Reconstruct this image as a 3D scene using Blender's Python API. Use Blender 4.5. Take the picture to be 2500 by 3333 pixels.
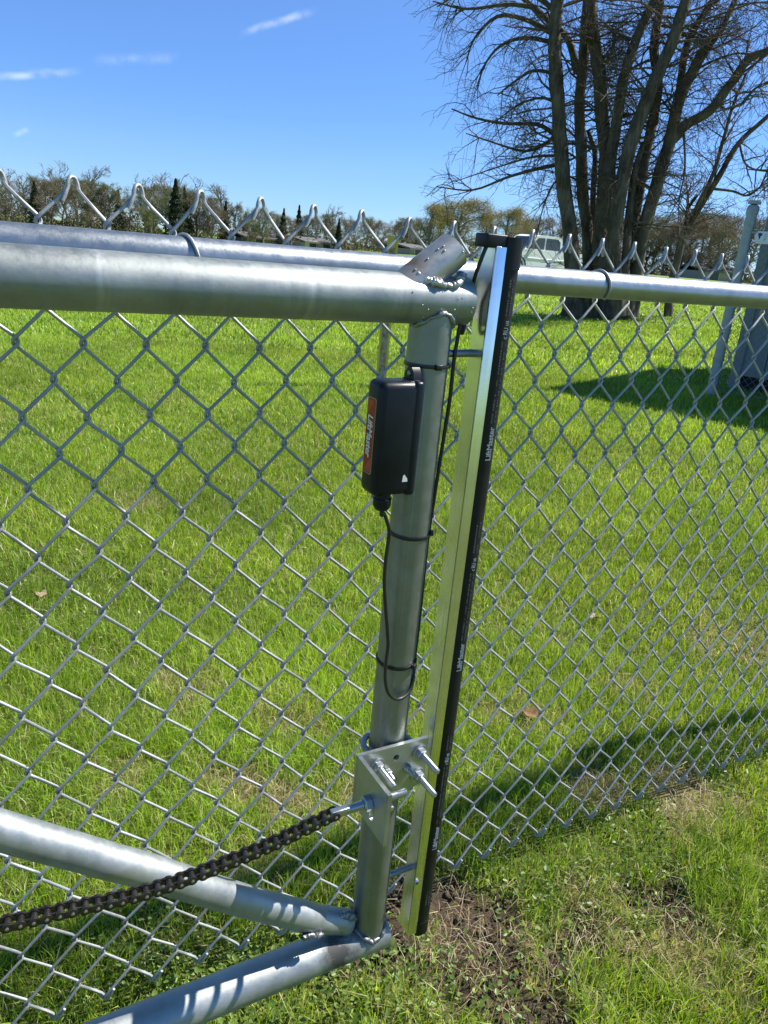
import bpy, bmesh, math, random
import numpy as np
from mathutils import Vector, Matrix

for o in list(bpy.data.objects): bpy.data.objects.remove(o)
SC = bpy.context.scene
COL = SC.collection

# ------------------------------------------------------------------ camera
# world: X along the fence to the right, Y away from the camera, Z up, metres
FPX, PX0, PY0 = 2470.0, 1250.0, 1666.5            # focal length and centre in photo pixels (2500 x 3333)
RT = np.array([[0.87280324, -0.08594628, 0.48044536],
               [-0.48020406, -0.32725761, 0.81382217],
               [0.08728441, -0.94101844, -0.32690325]])
CAM = np.array([-0.06411143, -0.96018049, 1.18066632])
cd = bpy.data.cameras.new('camera'); cam = bpy.data.objects.new('camera', cd); COL.objects.link(cam)
cd.sensor_fit = 'VERTICAL'; cd.sensor_height = 36.0; cd.lens = 36.0 * FPX / 3333.0
cd.clip_start = 0.05; cd.clip_end = 3000
right, down, fwd = RT[:, 0], RT[:, 1], RT[:, 2]
cam.matrix_world = Matrix(((right[0], -down[0], -fwd[0], CAM[0]), (right[1], -down[1], -fwd[1], CAM[1]),
                           (right[2], -down[2], -fwd[2], CAM[2]), (0, 0, 0, 1)))
SC.camera = cam
SC.render.resolution_x, SC.render.resolution_y = 768, 1024

def ray(x, y): return RT @ np.array([(x - PX0) / FPX, (y - PY0) / FPX, 1.0])
def onY(x, y, Y): d = ray(x, y); return CAM + (Y - CAM[1]) / d[1] * d
def onX(x, y, X): d = ray(x, y); return CAM + (X - CAM[0]) / d[0] * d
def onZ(x, y, Z): d = ray(x, y); return CAM + (Z - CAM[2]) / d[2] * d

# ------------------------------------------------------------------ sky, sun, exposure
SUN = Vector((0.84, -0.145, 1.0)).normalized()     # direction to the sun
W = bpy.data.worlds.new('World'); SC.world = W; W.use_nodes = True
nt = W.node_tree; nt.nodes.clear()
def nn(t, typ, **kw):
    n = t.nodes.new(typ)
    for k, v in kw.items(): setattr(n, k, v)
    return n
out = nn(nt, 'ShaderNodeOutputWorld'); bg = nn(nt, 'ShaderNodeBackground')
sky = nn(nt, 'ShaderNodeTexSky', sky_type='NISHITA', sun_disc=False)
sky.sun_elevation = math.asin(SUN.z); sky.sun_rotation = math.atan2(SUN.x, SUN.y)
sky.altitude = 1200; sky.air_density = 0.95; sky.dust_density = 0.03; sky.ozone_density = 2.0
bg.inputs['Strength'].default_value = 0.083
tc = nn(nt, 'ShaderNodeTexCoord')
def vmath(op, a, b=None):
    n = nn(nt, 'ShaderNodeVectorMath', operation=op)
    for k, v in enumerate((a, b)):
        if v is None: continue
        if isinstance(v, (tuple, list, Vector)): n.inputs[k].default_value = v[:]
        else: nt.links.new(v, n.inputs[k])
    return n.outputs['Value'] if op in ('DOT_PRODUCT', 'LENGTH') else n.outputs['Vector']
def smath(op, a, b=None):
    n = nn(nt, 'ShaderNodeMath', operation=op)
    for k, v in enumerate((a, b)):
        if v is None: continue
        if isinstance(v, (int, float)): n.inputs[k].default_value = v
        else: nt.links.new(v, n.inputs[k])
    return n.outputs[0]
def mrange(v, a, b):
    n = nn(nt, 'ShaderNodeMapRange', interpolation_type='SMOOTHSTEP')
    nt.links.new(v, n.inputs['Value']); n.inputs['From Min'].default_value = a; n.inputs['From Max'].default_value = b
    return n.outputs['Result']
dirv = vmath('NORMALIZE', tc.outputs['Generated'])
wisp = None
# thin cirrus streaks high in the sky, each along an arc between two directions
for (p, q, wd, st) in [((770, 112), (1050, 28), 0.0060, .30), ((-160, 262), (285, 230), 0.006, .36),
                       ((290, 205), (600, 183), 0.0080, .13), ((38, 440), (98, 418), 0.004, .2)]:
    a = Vector(ray(*p)).normalized(); b = Vector(ray(*q)).normalized()
    n_ = a.cross(b).normalized(); m = ((a + b) / 2).normalized(); tdir = (b - a).normalized(); half = (b - a).length / 2
    noi = nn(nt, 'ShaderNodeTexNoise'); noi.inputs['Scale'].default_value = 22; noi.inputs['Detail'].default_value = 5
    nt.links.new(dirv, noi.inputs['Vector'])
    d1 = smath('ABSOLUTE', smath('ADD', vmath('DOT_PRODUCT', dirv, n_), smath('MULTIPLY', smath('SUBTRACT', noi.outputs['Fac'], .5), wd * 1.6)))
    d2 = smath('ABSOLUTE', vmath('DOT_PRODUCT', dirv, tdir) if False else smath('SUBTRACT', vmath('DOT_PRODUCT', dirv, tdir), float(m.dot(tdir))))
    across = smath('SUBTRACT', 1.0, mrange(d1, 0.0, wd)); along = smath('SUBTRACT', 1.0, mrange(d2, half * .45, half))
    frontm = mrange(vmath('DOT_PRODUCT', dirv, m), .5, .9)
    noi2 = nn(nt, 'ShaderNodeTexNoise'); noi2.inputs['Scale'].default_value = 60; noi2.inputs['Detail'].default_value = 6
    nt.links.new(dirv, noi2.inputs['Vector'])
    mk = smath('MULTIPLY', smath('MULTIPLY', smath('MULTIPLY', across, along), frontm), smath('MULTIPLY', mrange(noi2.outputs['Fac'], .25, .75), st))
    wisp = mk if wisp is None else smath('MAXIMUM', wisp, mk)
hs = nn(nt, 'ShaderNodeHueSaturation'); hs.inputs['Saturation'].default_value = 1.22; hs.inputs['Value'].default_value = 1.0
tn = nn(nt, 'ShaderNodeMixRGB', blend_type='MULTIPLY'); tn.inputs['Fac'].default_value = 1; 
# clear dry air: the band of white near the horizon is weaker than the model's, the same all the way round
sepz = nn(nt, 'ShaderNodeSeparateXYZ'); nt.links.new(dirv, sepz.inputs[0]); airr = nn(nt, 'ShaderNodeValToRGB'); ae = airr.color_ramp.elements
ae[0].position = 0.0; ae[0].color = (.43, .58, .84, 1); ae[1].position = .30; ae[1].color = (1.04, .97, 1.05, 1); et = ae.new(.55); et.color = (1.0, 1.03, .98, 1)
em = ae.new(.09); em.color = (.70, .745, .96, 1)
nt.links.new(sepz.outputs['Z'], airr.inputs['Fac']); nt.links.new(airr.outputs['Color'], tn.inputs['Color2'])
nt.links.new(sky.outputs['Color'], tn.inputs['Color1']); nt.links.new(tn.outputs['Color'], hs.inputs['Color'])
mixw = nn(nt, 'ShaderNodeMixRGB'); mixw.inputs['Color2'].default_value = (7.2, 7.6, 8.2, 1)
nt.links.new(wisp, mixw.inputs['Fac']); nt.links.new(hs.outputs['Color'], mixw.inputs['Color1'])
nt.links.new(mixw.outputs['Color'], bg.inputs['Color']); nt.links.new(bg.outputs['Background'], out.inputs['Surface'])
sd = bpy.data.lights.new('sun', 'SUN'); sd.energy = 4.4; sd.angle = math.radians(0.53); sd.color = (1.0, 0.955, 0.88)
sun = bpy.data.objects.new('sun', sd); COL.objects.link(sun); sun.location = (6, -2, 9)
sun.rotation_euler = SUN.to_track_quat('Z', 'Y').to_euler()
SC.view_settings.view_transform = 'Standard'; SC.view_settings.look = 'None'
SC.view_settings.exposure = 1.1; SC.view_settings.gamma = 1.0; SC.view_settings.use_curve_mapping = False
SC.render.engine = 'CYCLES'; SC.cycles.max_bounces = 6; SC.cycles.diffuse_bounces = 3; SC.cycles.glossy_bounces = 3; SC.cycles.transmission_bounces = 4

# ------------------------------------------------------------------ helpers
rng = np.random.default_rng(7)
RND = random.Random(11)

def terr(X, Y):
    X = np.asarray(X, float); Y = np.asarray(Y, float)
    u = (X - 0.35 * Y - 4.2) / 1.5
    sp = 1.5 * np.log1p(np.exp(np.clip(u, -30, 60))) + np.where(u > 60, 1.5 * (u - 60), 0)
    h = 0.058 * 18 * np.tanh(sp / 18)
    r = np.hypot(X - CAM[0], Y - CAM[1])
    b = np.sin(X * 3.1 + 1.3) * np.cos(Y * 2.7 + .4) * .006 + np.sin(X * 7.3 + Y * 5.1) * .003
    return h - .022 + b * np.clip(4 / (r + .1), 0, 1) * np.clip(r, 0, 1)
def ground(x, y):
    """photo pixel -> point on the ground"""
    d = ray(x, y); p = onZ(x, y, 0.0) if d[2] < -1e-4 else CAM + d * 200
    for _ in range(30):
        z = float(terr(p[0], p[1])); q = onZ(x, y, z); p = p * .5 + q * .5
    return p
def far(x, y, dist):
    """direction of a pixel column at a given horizontal distance; z is the height seen at that pixel"""
    d = ray(x, y); h = math.hypot(d[0], d[1]); return CAM + d * (dist / h)

def tag(o, label=None, cat=None, group=None, kind=None):
    if label: o['label'] = label
    if cat: o['category'] = cat
    if group: o['group'] = group
    if kind: o['kind'] = kind
    return o
def thing(name, loc, label, cat, group=None, rz=0.0):
    o = bpy.data.objects.new(name, None); COL.objects.link(o); o.location = loc; o.rotation_euler = (0, 0, rz)
    o.empty_display_size = 0.05
    return tag(o, label, cat, group)

class MB:
    def __init__(s): s.v = []; s.f = []; s.n = 0
    def add(s, v, f):
        v = np.asarray(v, float).reshape(-1, 3); s.v.append(v)
        s.f += [tuple(i + s.n for i in q) for q in f]; s.n += len(v); return s
    def box(s, c, size, M=None, bev=0.0):
        x, y, z = np.array(size) / 2
        if bev > 0:
            bm = bmesh.new(); bmesh.ops.create_cube(bm, size=1)
            bmesh.ops.scale(bm, vec=size, verts=bm.verts)
            bmesh.ops.bevel(bm, geom=bm.edges[:], offset=bev, segments=3, affect='EDGES', profile=.5)
            bm.verts.index_update()
            v = np.array([p.co[:] for p in bm.verts]); f = [tuple(q.index for q in p.verts) for p in bm.faces]; bm.free()
        else:
            v = np.array([(a, b, d) for a in (-x, x) for b in (-y, y) for d in (-z, z)])
            f = [(0, 1, 3, 2), (4, 6, 7, 5), (0, 4, 5, 1), (2, 3, 7, 6), (0, 2, 6, 4), (1, 5, 7, 3)]
        if M is not None: v = v @ np.array(M).T
        return s.add(v + np.array(c), f)
    def tube(s, pts, rad, n=12, caps=True, closed=False, sx=1.0, ref=None):
        P = np.asarray(pts, float); m = len(P); rad = np.broadcast_to(np.asarray(rad, float), (m,))
        T = np.gradient(P, axis=0) if not closed else np.roll(P, -1, 0) - np.roll(P, 1, 0)
        T /= np.linalg.norm(T, axis=1)[:, None] + 1e-12
        up = np.array(ref if ref is not None else ((0, 0, 1.) if abs(T[0][2]) < .9 else (0, 1., 0)))
        V = []
        ang = np.linspace(0, 2 * math.pi, n, endpoint=False)
        for k in range(m):
            a = np.cross(up, T[k]); l = np.linalg.norm(a)
            if l < 1e-6: a = np.cross((1., 0, 0), T[k]); l = np.linalg.norm(a)
            a /= l; b = np.cross(T[k], a); up = b
            V.append(P[k] + rad[k] * (np.cos(ang)[:, None] * a * sx + np.sin(ang)[:, None] * b))
        F = []
        for k in range(m if closed else m - 1):
            k2 = (k + 1) % m
            F += [(k * n + q, k * n + (q + 1) % n, k2 * n + (q + 1) % n, k2 * n + q) for q in range(n)]
        if caps and not closed: F += [tuple(range(n))[::-1], tuple((m - 1) * n + q for q in range(n))]
        return s.add(np.concatenate(V), F)
    def cyl(s, a, b, r, n=16, r2=None, caps=True): return s.tube([a, b], [r, r if r2 is None else r2], n, caps)
    def pipe(s, a, b, r, ri, n=20):
        """open tube with wall thickness"""
        a = np.array(a, float); b = np.array(b, float); T = (b - a) / np.linalg.norm(b - a)
        u = np.cross(T, (0, 1., 0)) if abs(T[1]) < .9 else np.cross(T, (1., 0, 0)); u /= np.linalg.norm(u); w = np.cross(T, u)
        ang = np.linspace(0, 2 * math.pi, n, endpoint=False); c = np.cos(ang)[:, None] * u + np.sin(ang)[:, None] * w
        v = np.concatenate([a + r * c, b + r * c, b + ri * c, a + ri * c]); F = []
        for k in range(4):
            k2 = (k + 1) % 4
            F += [(k * n + q, k * n + (q + 1) % n, k2 * n + (q + 1) % n, k2 * n + q) for q in range(n)]
        return s.add(v, F)
    def lathe(s, o, axis, prof, n=16):
        """prof: list of (t along axis, radius)"""
        o = np.array(o, float); T = np.array(axis, float); T /= np.linalg.norm(T)
        u = np.cross(T, (0, 0, 1.) if abs(T[2]) < .9 else (1., 0, 0)); u /= np.linalg.norm(u); w = np.cross(T, u)
        ang = np.linspace(0, 2 * math.pi, n, endpoint=False); c = np.cos(ang)[:, None] * u + np.sin(ang)[:, None] * w
        v = np.concatenate([o + T * t + r * c for t, r in prof]); F = []
        for k in range(len(prof) - 1):
            F += [(k * n + q, k * n + (q + 1) % n, (k + 1) * n + (q + 1) % n, (k + 1) * n + q) for q in range(n)]
        F += [tuple(range(n))[::-1], tuple((len(prof) - 1) * n + q for q in range(n))]
        return s.add(v, F)
    def prism(s, prof, vec):
        """polygon (3-D points) swept along vec"""
        P = np.asarray(prof, float); m = len(P); v = np.concatenate([P, P + np.asarray(vec, float)])
        F = [(q, (q + 1) % m, m + (q + 1) % m, m + q) for q in range(m)] + [tuple(range(m))[::-1], tuple(range(m, 2 * m))]
        return s.add(v, F)
    def mesh(s, name, mat, smooth=35):
        me = bpy.data.meshes.new(name); me.from_pydata(np.concatenate(s.v).tolist(), [], s.f); me.update()
        if mat: me.materials.append(mat)
        bm = bmesh.new(); bm.from_mesh(me); bmesh.ops.recalc_face_normals(bm, faces=bm.faces[:]); bm.to_mesh(me); bm.free()
        if smooth:
            me.shade_smooth(); me.set_sharp_from_angle(angle=math.radians(smooth))
        return me
    def build(s, name, mat, parent=None, smooth=35, loc=None):
        return put(name, s.mesh(name, mat, smooth), parent, loc)
def put(name, me, parent=None, loc=None):
    o = bpy.data.objects.new(name, me); COL.objects.link(o)
    if loc is not None: o.location = loc
    if parent is not None:
        o.parent = parent; o.matrix_parent_inverse = Matrix.Translation(-Vector(parent.location)) if loc is None and parent.rotation_euler.z == 0 else Matrix()
    return o
def crspline(pts, sub):
    P = np.asarray(pts, float); P = np.concatenate([[2 * P[0] - P[1]], P, [2 * P[-1] - P[-2]]]); o = []
    for k in range(1, len(P) - 2):
        a, b, c, d = P[k - 1:k + 3]
        for t in np.arange(sub) / sub:
            o.append(.5 * (2 * b + (c - a) * t + (2 * a - 5 * b + 4 * c - d) * t * t + (3 * b - a - 3 * c + d) * t ** 3))
    o.append(P[-2]); return np.array(o)
def bigmesh(name, V, quads=None, tris=None, mat=None, col=None, parent=None):
    """fast mesh from numpy arrays"""
    me = bpy.data.meshes.new(name); nq = 0 if quads is None else len(quads); ntr = 0 if tris is None else len(tris)
    me.vertices.add(len(V)); me.vertices.foreach_set('co', np.asarray(V, np.float32).ravel())
    loops = np.concatenate([x for x in ((quads.ravel() if nq else None), (tris.ravel() if ntr else None)) if x is not None]).astype(np.int32)
    starts = np.concatenate([np.arange(nq) * 4, nq * 4 + np.arange(ntr) * 3]).astype(np.int32)
    me.loops.add(len(loops)); me.loops.foreach_set('vertex_index', loops)
    me.polygons.add(nq + ntr); me.polygons.foreach_set('loop_start', starts)
    me.polygons.foreach_set('use_smooth', np.ones(nq + ntr, bool))
    me.update(calc_edges=True)
    if col is not None:
        at = me.color_attributes.new('tint', 'FLOAT_COLOR', 'POINT')
        c4 = np.ones((len(V), 4), np.float32); c4[:, :3] = col; at.data.foreach_set('color', c4.ravel())
    if mat: me.materials.append(mat)
    o = bpy.data.objects.new(name, me); COL.objects.link(o)
    if parent is not None: o.parent = parent; o.matrix_parent_inverse = Matrix.Translation(-Vector(parent.location))
    return o
_tc = 0
def text_mesh(body, size, mat, bold=0.0, shear=0.0, space=1.0):
    global _tc; _tc += 1
    cu = bpy.data.curves.new('tmp_text', 'FONT'); cu.body = body; cu.size = size; cu.offset = bold; cu.shear = shear
    cu.space_character = space; cu.extrude = 0.00008; cu.resolution_u = 3
    ob = bpy.data.objects.new('tmp_text', cu); COL.objects.link(ob); bpy.context.view_layer.update()
    me = bpy.data.meshes.new_from_object(ob.evaluated_get(bpy.context.evaluated_depsgraph_get()))
    bpy.data.objects.remove(ob); bpy.data.curves.remove(cu)
    me.materials.clear(); me.materials.append(mat); return me
def put_text(name, me, parent, org, xd, yd):
    """text mesh laid with its x along xd, y along yd, start at org"""
    X = Vector(xd).normalized(); Y = Vector(yd).normalized(); Z = X.cross(Y)
    M = Matrix(((X.x, Y.x, Z.x, org[0]), (X.y, Y.y, Z.y, org[1]), (X.z, Y.z, Z.z, org[2]), (0, 0, 0, 1)))
    me.transform(M); return put(name, me, parent)

# ------------------------------------------------------------------ materials
def mat(name, col=(.5, .5, .5), rough=.5, metal=0.0, spec=.5):
    m = bpy.data.materials.new(name); m.use_nodes = True; b = m.node_tree.nodes['Principled BSDF']
    b.inputs['Base Color'].default_value = (*col, 1); b.inputs['Roughness'].default_value = rough
    b.inputs['Metallic'].default_value = metal; b.inputs['Specular IOR Level'].default_value = spec
    return m, m.node_tree, b
def noise(t, scale, detail=4, rough=.55, coord='Object', stretch=None, dist=0.0):
    tcn = t.nodes.new('ShaderNodeTexCoord'); mp = t.nodes.new('ShaderNodeMapping')
    if stretch: mp.inputs['Scale'].default_value = stretch
    t.links.new(tcn.outputs[coord], mp.inputs['Vector'])
    n = t.nodes.new('ShaderNodeTexNoise'); n.inputs['Scale'].default_value = scale; n.inputs['Detail'].default_value = detail
    n.inputs['Roughness'].default_value = rough; n.inputs['Distortion'].default_value = dist
    t.links.new(mp.outputs[0], n.inputs['Vector']); return n.outputs['Fac']
def ramp(t, fac, stops):
    r = t.nodes.new('ShaderNodeValToRGB'); e = r.color_ramp.elements
    while len(e) > 1: e.remove(e[-1])
    for k, (p, c) in enumerate(stops):
        q = e[0] if k == 0 else e.new(p); q.position = p; q.color = (*c, 1) if len(c) == 3 else c
    t.links.new(fac, r.inputs['Fac']); return r.outputs['Color']
def bump(t, b, fac, strength, dist=.001):
    n = t.nodes.new('ShaderNodeBump'); n.inputs['Strength'].default_value = strength; n.inputs['Distance'].default_value = dist
    t.links.new(fac, n.inputs['Height']); t.links.new(n.outputs['Normal'], b.inputs['Normal'])
def mixc(t, fac, a, b, mode='MIX'):
    n = t.nodes.new('ShaderNodeMixRGB'); n.blend_type = mode
    for k, v in (('Fac', fac), ('Color1', a), ('Color2', b)):
        if isinstance(v, (int, float)): n.inputs[k].default_value = v
        elif isinstance(v, tuple): n.inputs[k].default_value = (*v, 1)
        else: t.links.new(v, n.inputs[k])
    return n.outputs['Color']
def sm(t, op, a, b=None):
    n = t.nodes.new('ShaderNodeMath'); n.operation = op
    for k, v in enumerate((a, b)):
        if v is None: continue
        if isinstance(v, (int, float)): n.inputs[k].default_value = v
        else: t.links.new(v, n.inputs[k])
    return n.outputs[0]

def galv(name, c0, c1, r0, r1, metal=.9, scale=55, stain=None, bmp=.25, streak=0.0):
    m, t, b = mat(name, c0, r0, metal)
    n1 = noise(t, scale, 5, .65); n2 = noise(t, scale * 5, 3); n3 = noise(t, 9, 6, .7); n4 = noise(t, scale * 3, 6, .75)
    c = ramp(t, n1, [(.3, c0), (.7, c1)])
    c = mixc(t, .5, c, ramp(t, n3, [(.32, tuple(x * .72 for x in c0)), (.65, tuple(min(1, x * 1.08) for x in c1))]))
    c = mixc(t, sm(t, 'MULTIPLY', ramp(t, n4, [(.62, (0, 0, 0)), (.74, (1, 1, 1))]), .35), c, tuple(x * .45 for x in c0))
    if streak:                                    # pale drips and scuffs around the pipe
        ns = noise(t, 34, 5, .6, stretch=(1, .12, .12)); c = mixc(t, sm(t, 'MULTIPLY', ramp(t, ns, [(.55, (0, 0, 0)), (.72, (1, 1, 1))]), streak), c, (.55, .57, .59)); c = mixc(t, sm(t, 'MULTIPLY', ramp(t, noise(t, 21, 4, .6, stretch=(1, .1, .1)), [(.28, (1, 1, 1)), (.42, (0, 0, 0))]), streak), c, (.15, .17, .19))
    rr = ramp(t, sm(t, 'ADD', sm(t, 'MULTIPLY', n1, .6), sm(t, 'MULTIPLY', n2, .4)), [(.3, (r0 * .92,) * 3), (.7, (r1 * 1.06,) * 3)])
    if stain:                                     # scorch marks left by welding: centre, radius, colour
        tcn = t.nodes.new('ShaderNodeTexCoord')
        for (ctr, rad, sc_) in stain:
            vm = t.nodes.new('ShaderNodeVectorMath'); vm.operation = 'DISTANCE'; t.links.new(tcn.outputs['Object'], vm.inputs[0]); vm.inputs[1].default_value = tuple(ctr)
            nz = noise(t, 70, 5, .7); f = sm(t, 'ADD', sm(t, 'DIVIDE', vm.outputs['Value'], rad), sm(t, 'MULTIPLY', sm(t, 'SUBTRACT', nz, .5), 1.3))
            fm = ramp(t, f, [(.35, (1, 1, 1)), (1.0, (0, 0, 0))]); c = mixc(t, sm(t, 'MULTIPLY', fm, .85), c, sc_)
            rr = mixc(t, fm, rr, (.75, .75, .75))
    t.links.new(c, b.inputs['Base Color']); t.links.new(rr, b.inputs['Roughness'])
    bump(t, b, sm(t, 'ADD', sm(t, 'MULTIPLY', n2, .5), n1), bmp * 1.3, .0005); return m

G_Y = -0.22                                        # the gate's plane
GR = 0.0268                                        # radius of its horizontal pipes
ZT, ZBOT = 1.131, 0.198                            # heights of their axes
POSTX = 0.4112
M_pipe = galv('galvanized_pipe', (.26, .285, .28), (.37, .395, .385), .46, .64, .86, 48, streak=.7)
M_post = galv('galvanized_post', (.21, .228, .228), (.30, .318, .312), .36, .5, .85, 40)
M_bot = galv('galvanized_pipe_scorched', (.30, .325, .33), (.42, .445, .445), .46, .62, .78, 48,
             stain=[((.352, G_Y - .02, ZBOT + .012), .036, (.05, .045, .04)), ((.395, G_Y - .01, ZBOT + .03), .03, (.12, .12, .12))])
M_brace = galv('galvanized_brace', (.30, .325, .33), (.42, .445, .445), .44, .60, .78, 44, streak=.3)
M_rail = galv('galvanized_rail', (.30, .325, .345), (.40, .425, .445), .33, .46, .9, 70)
M_wire = galv('galvanized_wire', (.30, .31, .315), (.46, .47, .475), .50, .68, .6, 120, bmp=.5)
M_stub = galv('torch_cut_pipe', (.30, .295, .28), (.46, .46, .45), .38, .55, .75, 40,
              stain=[((.452, G_Y, 1.185), .022, (.09, .055, .035)), ((.38, G_Y, 1.165), .022, (.12, .09, .07))])
M_weld = galv('weld_metal', (.30, .29, .27), (.70, .69, .67), .25, .5, .85, 90, bmp=.8)
M_weldd = galv('scorched_weld_metal', (.06, .06, .06), (.42, .43, .44), .3, .6, .85, 60, bmp=.8)
M_zinc = galv('zinc_plate', (.36, .39, .37), (.48, .51, .48), .32, .46, .85, 18, bmp=.08)
M_zincb = galv('zinc_bolt', (.40, .43, .45), (.54, .56, .58), .26, .40, .9, 90, bmp=.1)
M_zincd = galv('blued_steel_rod', (.22, .25, .28), (.32, .35, .37), .36, .5, .9, 90, bmp=.1)
m, t, b = mat('brushed_aluminium', (.8, .8, .8), .2, 1.0); M_alu = m
nz = noise(t, 400, 4, .6, stretch=(1, 1, .02)); t.links.new(ramp(t, nz, [(.3, (.14,) * 3), (.7, (.30,) * 3)]), b.inputs['Roughness'])
nz2 = noise(t, 14, 3, .6, stretch=(.3, .3, 1.5)); t.links.new(ramp(t, nz2, [(.3, (.70, .71, .70)), (.7, (.84, .85, .84))]), b.inputs['Base Color'])
bump(t, b, nz, .06, .0002)
m, t, b = mat('black_rubber', (.018, .018, .02), .48, 0, .3); M_rub = m
nz = noise(t, 30, 5, .6); t.links.new(ramp(t, nz, [(.3, (.005, .005, .006)), (.7, (.013, .0125, .013))]), b.inputs['Base Color'])
t.links.new(ramp(t, nz, [(.3, (.36,) * 3), (.7, (.58,) * 3)]), b.inputs['Roughness'])
M_cap = mat('black_cap_plastic', (.007, .007, .008), .42, 0, .3)[0]
m, t, b = mat('navy_black_plastic', (.010, .013, .02), .38, 0, .3); M_box = m
nz = noise(t, 22, 5, .7); nz2 = noise(t, 160, 4, .7)
t.links.new(ramp(t, nz, [(.35, (.004, .006, .011)), (.7, (.009, .012, .018))]), b.inputs['Base Color'])
t.links.new(ramp(t, nz, [(.3, (.30,) * 3), (.7, (.50,) * 3)]), b.inputs['Roughness']); bump(t, b, nz2, .05, .0003)
M_tie = mat('black_nylon', (.012, .012, .012), .32)[0]
M_cable = mat('black_cable_jacket', (.014, .014, .015), .34)[0]
M_red = mat('red_sticker', (.33, .012, .012), .4)[0]
M_redd = mat('dark_red_print', (.45, .05, .035), .4)[0]
M_edge_print = mat('pale_sticker_border', (.55, .40, .30), .45)[0]
M_white = mat('white_print', (.8, .78, .74), .5)[0]
M_print = mat('grey_print_on_rubber', (.27, .32, .35), .55)[0]
M_fine = mat('faint_print_on_rubber', (.075, .085, .09), .55)[0]
m, t, b = mat('oily_chain_steel', (.10, .085, .075), .38, .85); M_chain = m
nz = noise(t, 160, 4); t.links.new(ramp(t, nz, [(.3, (.045, .040, .037)), (.7, (.12, .108, .10))]), b.inputs['Base Color'])
M_pin = mat('worn_pin_steel', (.42, .39, .36), .3, .9)[0]
M_hole = mat('dark_hole', (.01, .01, .01), .8)[0]

# ------------------------------------------------------------------ ground
def blob(X, Y, c, r, seed=0, amp=.45):
    d = np.hypot(X - c[0], Y - c[1]) / r
    w = (np.sin(X * 23 + seed) * np.cos(Y * 29 - seed * 1.7) + np.sin(X * 51 - Y * 37 + seed * 3) * .6 + np.sin(X * 97 + Y * 83 + seed) * .35) * amp * .6
    return np.clip((1.25 - d + w) / .6, 0, 1)
DIRT = [((1480, 3030), .16), ((1440, 2930), .10), ((1650, 3160), .10), ((1720, 3290), .085), ((1290, 3060), .10), ((1560, 3100), .09), ((2110, 2900), .08), ((1900, 3050), .06)]
STRAW = [((1960, 2590), .13), ((2240, 2610), .17), ((2180, 2520), .1), ((900, 2620), .12), ((760, 2560), .10), ((1640, 3120), .13), ((1950, 3010), .13), ((2250, 3090), .16), ((1500, 3080), .12),
         ((620, 2240), .16), ((950, 2330), .15), ((1700, 2330), .16), ((450, 1640), .2), ((2420, 2100), .3), ((560, 1300), .35), ((2300, 3200), .14), ((1300, 3290), .12), ((380, 2560), .12), ((1420, 2330), .12),
         ((2050, 2250), .14), ((1130, 2620), .12), ((800, 2820), .10), ((1800, 3250), .12)]
DIRTW = [(ground(*p), r) for p, r in DIRT]; STRAWW = [(ground(*p), r) for p, r in STRAW]
def dirtmask(X, Y):
    m = np.zeros_like(X)
    for k, (c, r) in enumerate(DIRTW): m = np.maximum(m, blob(X, Y, c, r * .85, k * 2.3, .8))
    return m
def strawmask(X, Y):
    m = np.zeros_like(X)
    for k, (c, r) in enumerate(STRAWW): m = np.maximum(m, blob(X, Y, c, r * .62, 5 + k * 1.9, .7) * (.8 if k < 9 else .42))
    big = .5 + .5 * np.sin(X * 1.7 + 2 * np.sin(Y * 1.1)) * np.cos(Y * 1.9 + 1.4 * np.sin(X * .8)); return np.clip(m + .06 * big ** 2, 0, 1)
m, t, b = mat('lawn_soil', (.06, .09, .02), .95, 0, .1); M_ground = m
at = t.nodes.new('ShaderNodeAttribute'); at.attribute_name = 'tint'
sepn = t.nodes.new('ShaderNodeSeparateColor'); t.links.new(at.outputs['Color'], sepn.inputs[0])
nA = noise(t, 90, 6, .7); nB = noise(t, 3.5, 5, .6); nC = noise(t, .22, 4, .6); nD = noise(t, 300, 4, .7)
near = ramp(t, nA, [(.3, (.035, .05, .012)), (.55, (.10, .13, .025)), (.75, (.22, .21, .08))])
lawn = mixc(t, .5, ramp(t, nB, [(.35, (.125, .21, .020)), (.65, (.20, .295, .04))]), ramp(t, nA, [(.3, (.085, .16, .012)), (.7, (.25, .34, .06))]))
lawn = mixc(t, ramp(t, nC, [(.45, (0, 0, 0)), (.75, (.4, .4, .4))]), lawn, (.13, .15, .045))
strw = ramp(t, nA, [(.3, (.10, .075, .035)), (.7, (.30, .25, .13))])
dirt = ramp(t, nD, [(.3, (.025, .018, .013)), (.55, (.075, .053, .038)), (.75, (.17, .125, .09))])
c = mixc(t, sepn.outputs[2], near, lawn); c = mixc(t, sepn.outputs[1], c, strw); c = mixc(t, sepn.outputs[0], c, dirt)
t.links.new(c, b.inputs['Base Color']); bump(t, b, nD, .6, .008)
rad = np.concatenate([np.linspace(0.02, .5, 6), np.geomspace(.55, 6, 150), np.geomspace(6.2, 40, 60), np.geomspace(43, 900, 26)])
azc = math.atan2(fwd[0], fwd[1])
az = np.concatenate([azc + np.radians(np.linspace(-50, 50, 280)), azc + np.radians(np.linspace(55, 305, 46))])
RR, AA = np.meshgrid(rad, az, indexing='ij'); GX = CAM[0] + RR * np.sin(AA); GY = CAM[1] + RR * np.cos(AA); GZ = terr(GX, GY)
rough_n = (np.sin(GX * 61 + GY * 13) * np.sin(GY * 71 - GX * 9) + np.sin(GX * 133 + 1) * np.sin(GY * 127)) * .5
GZ = GZ + (dirtmask(GX, GY) * .006 * rough_n - .012 * dirtmask(GX, GY)) * (RR < 6)
nr, na = RR.shape; idx = np.arange(nr * na).reshape(nr, na); i2 = np.roll(idx, -1, 1)
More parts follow.
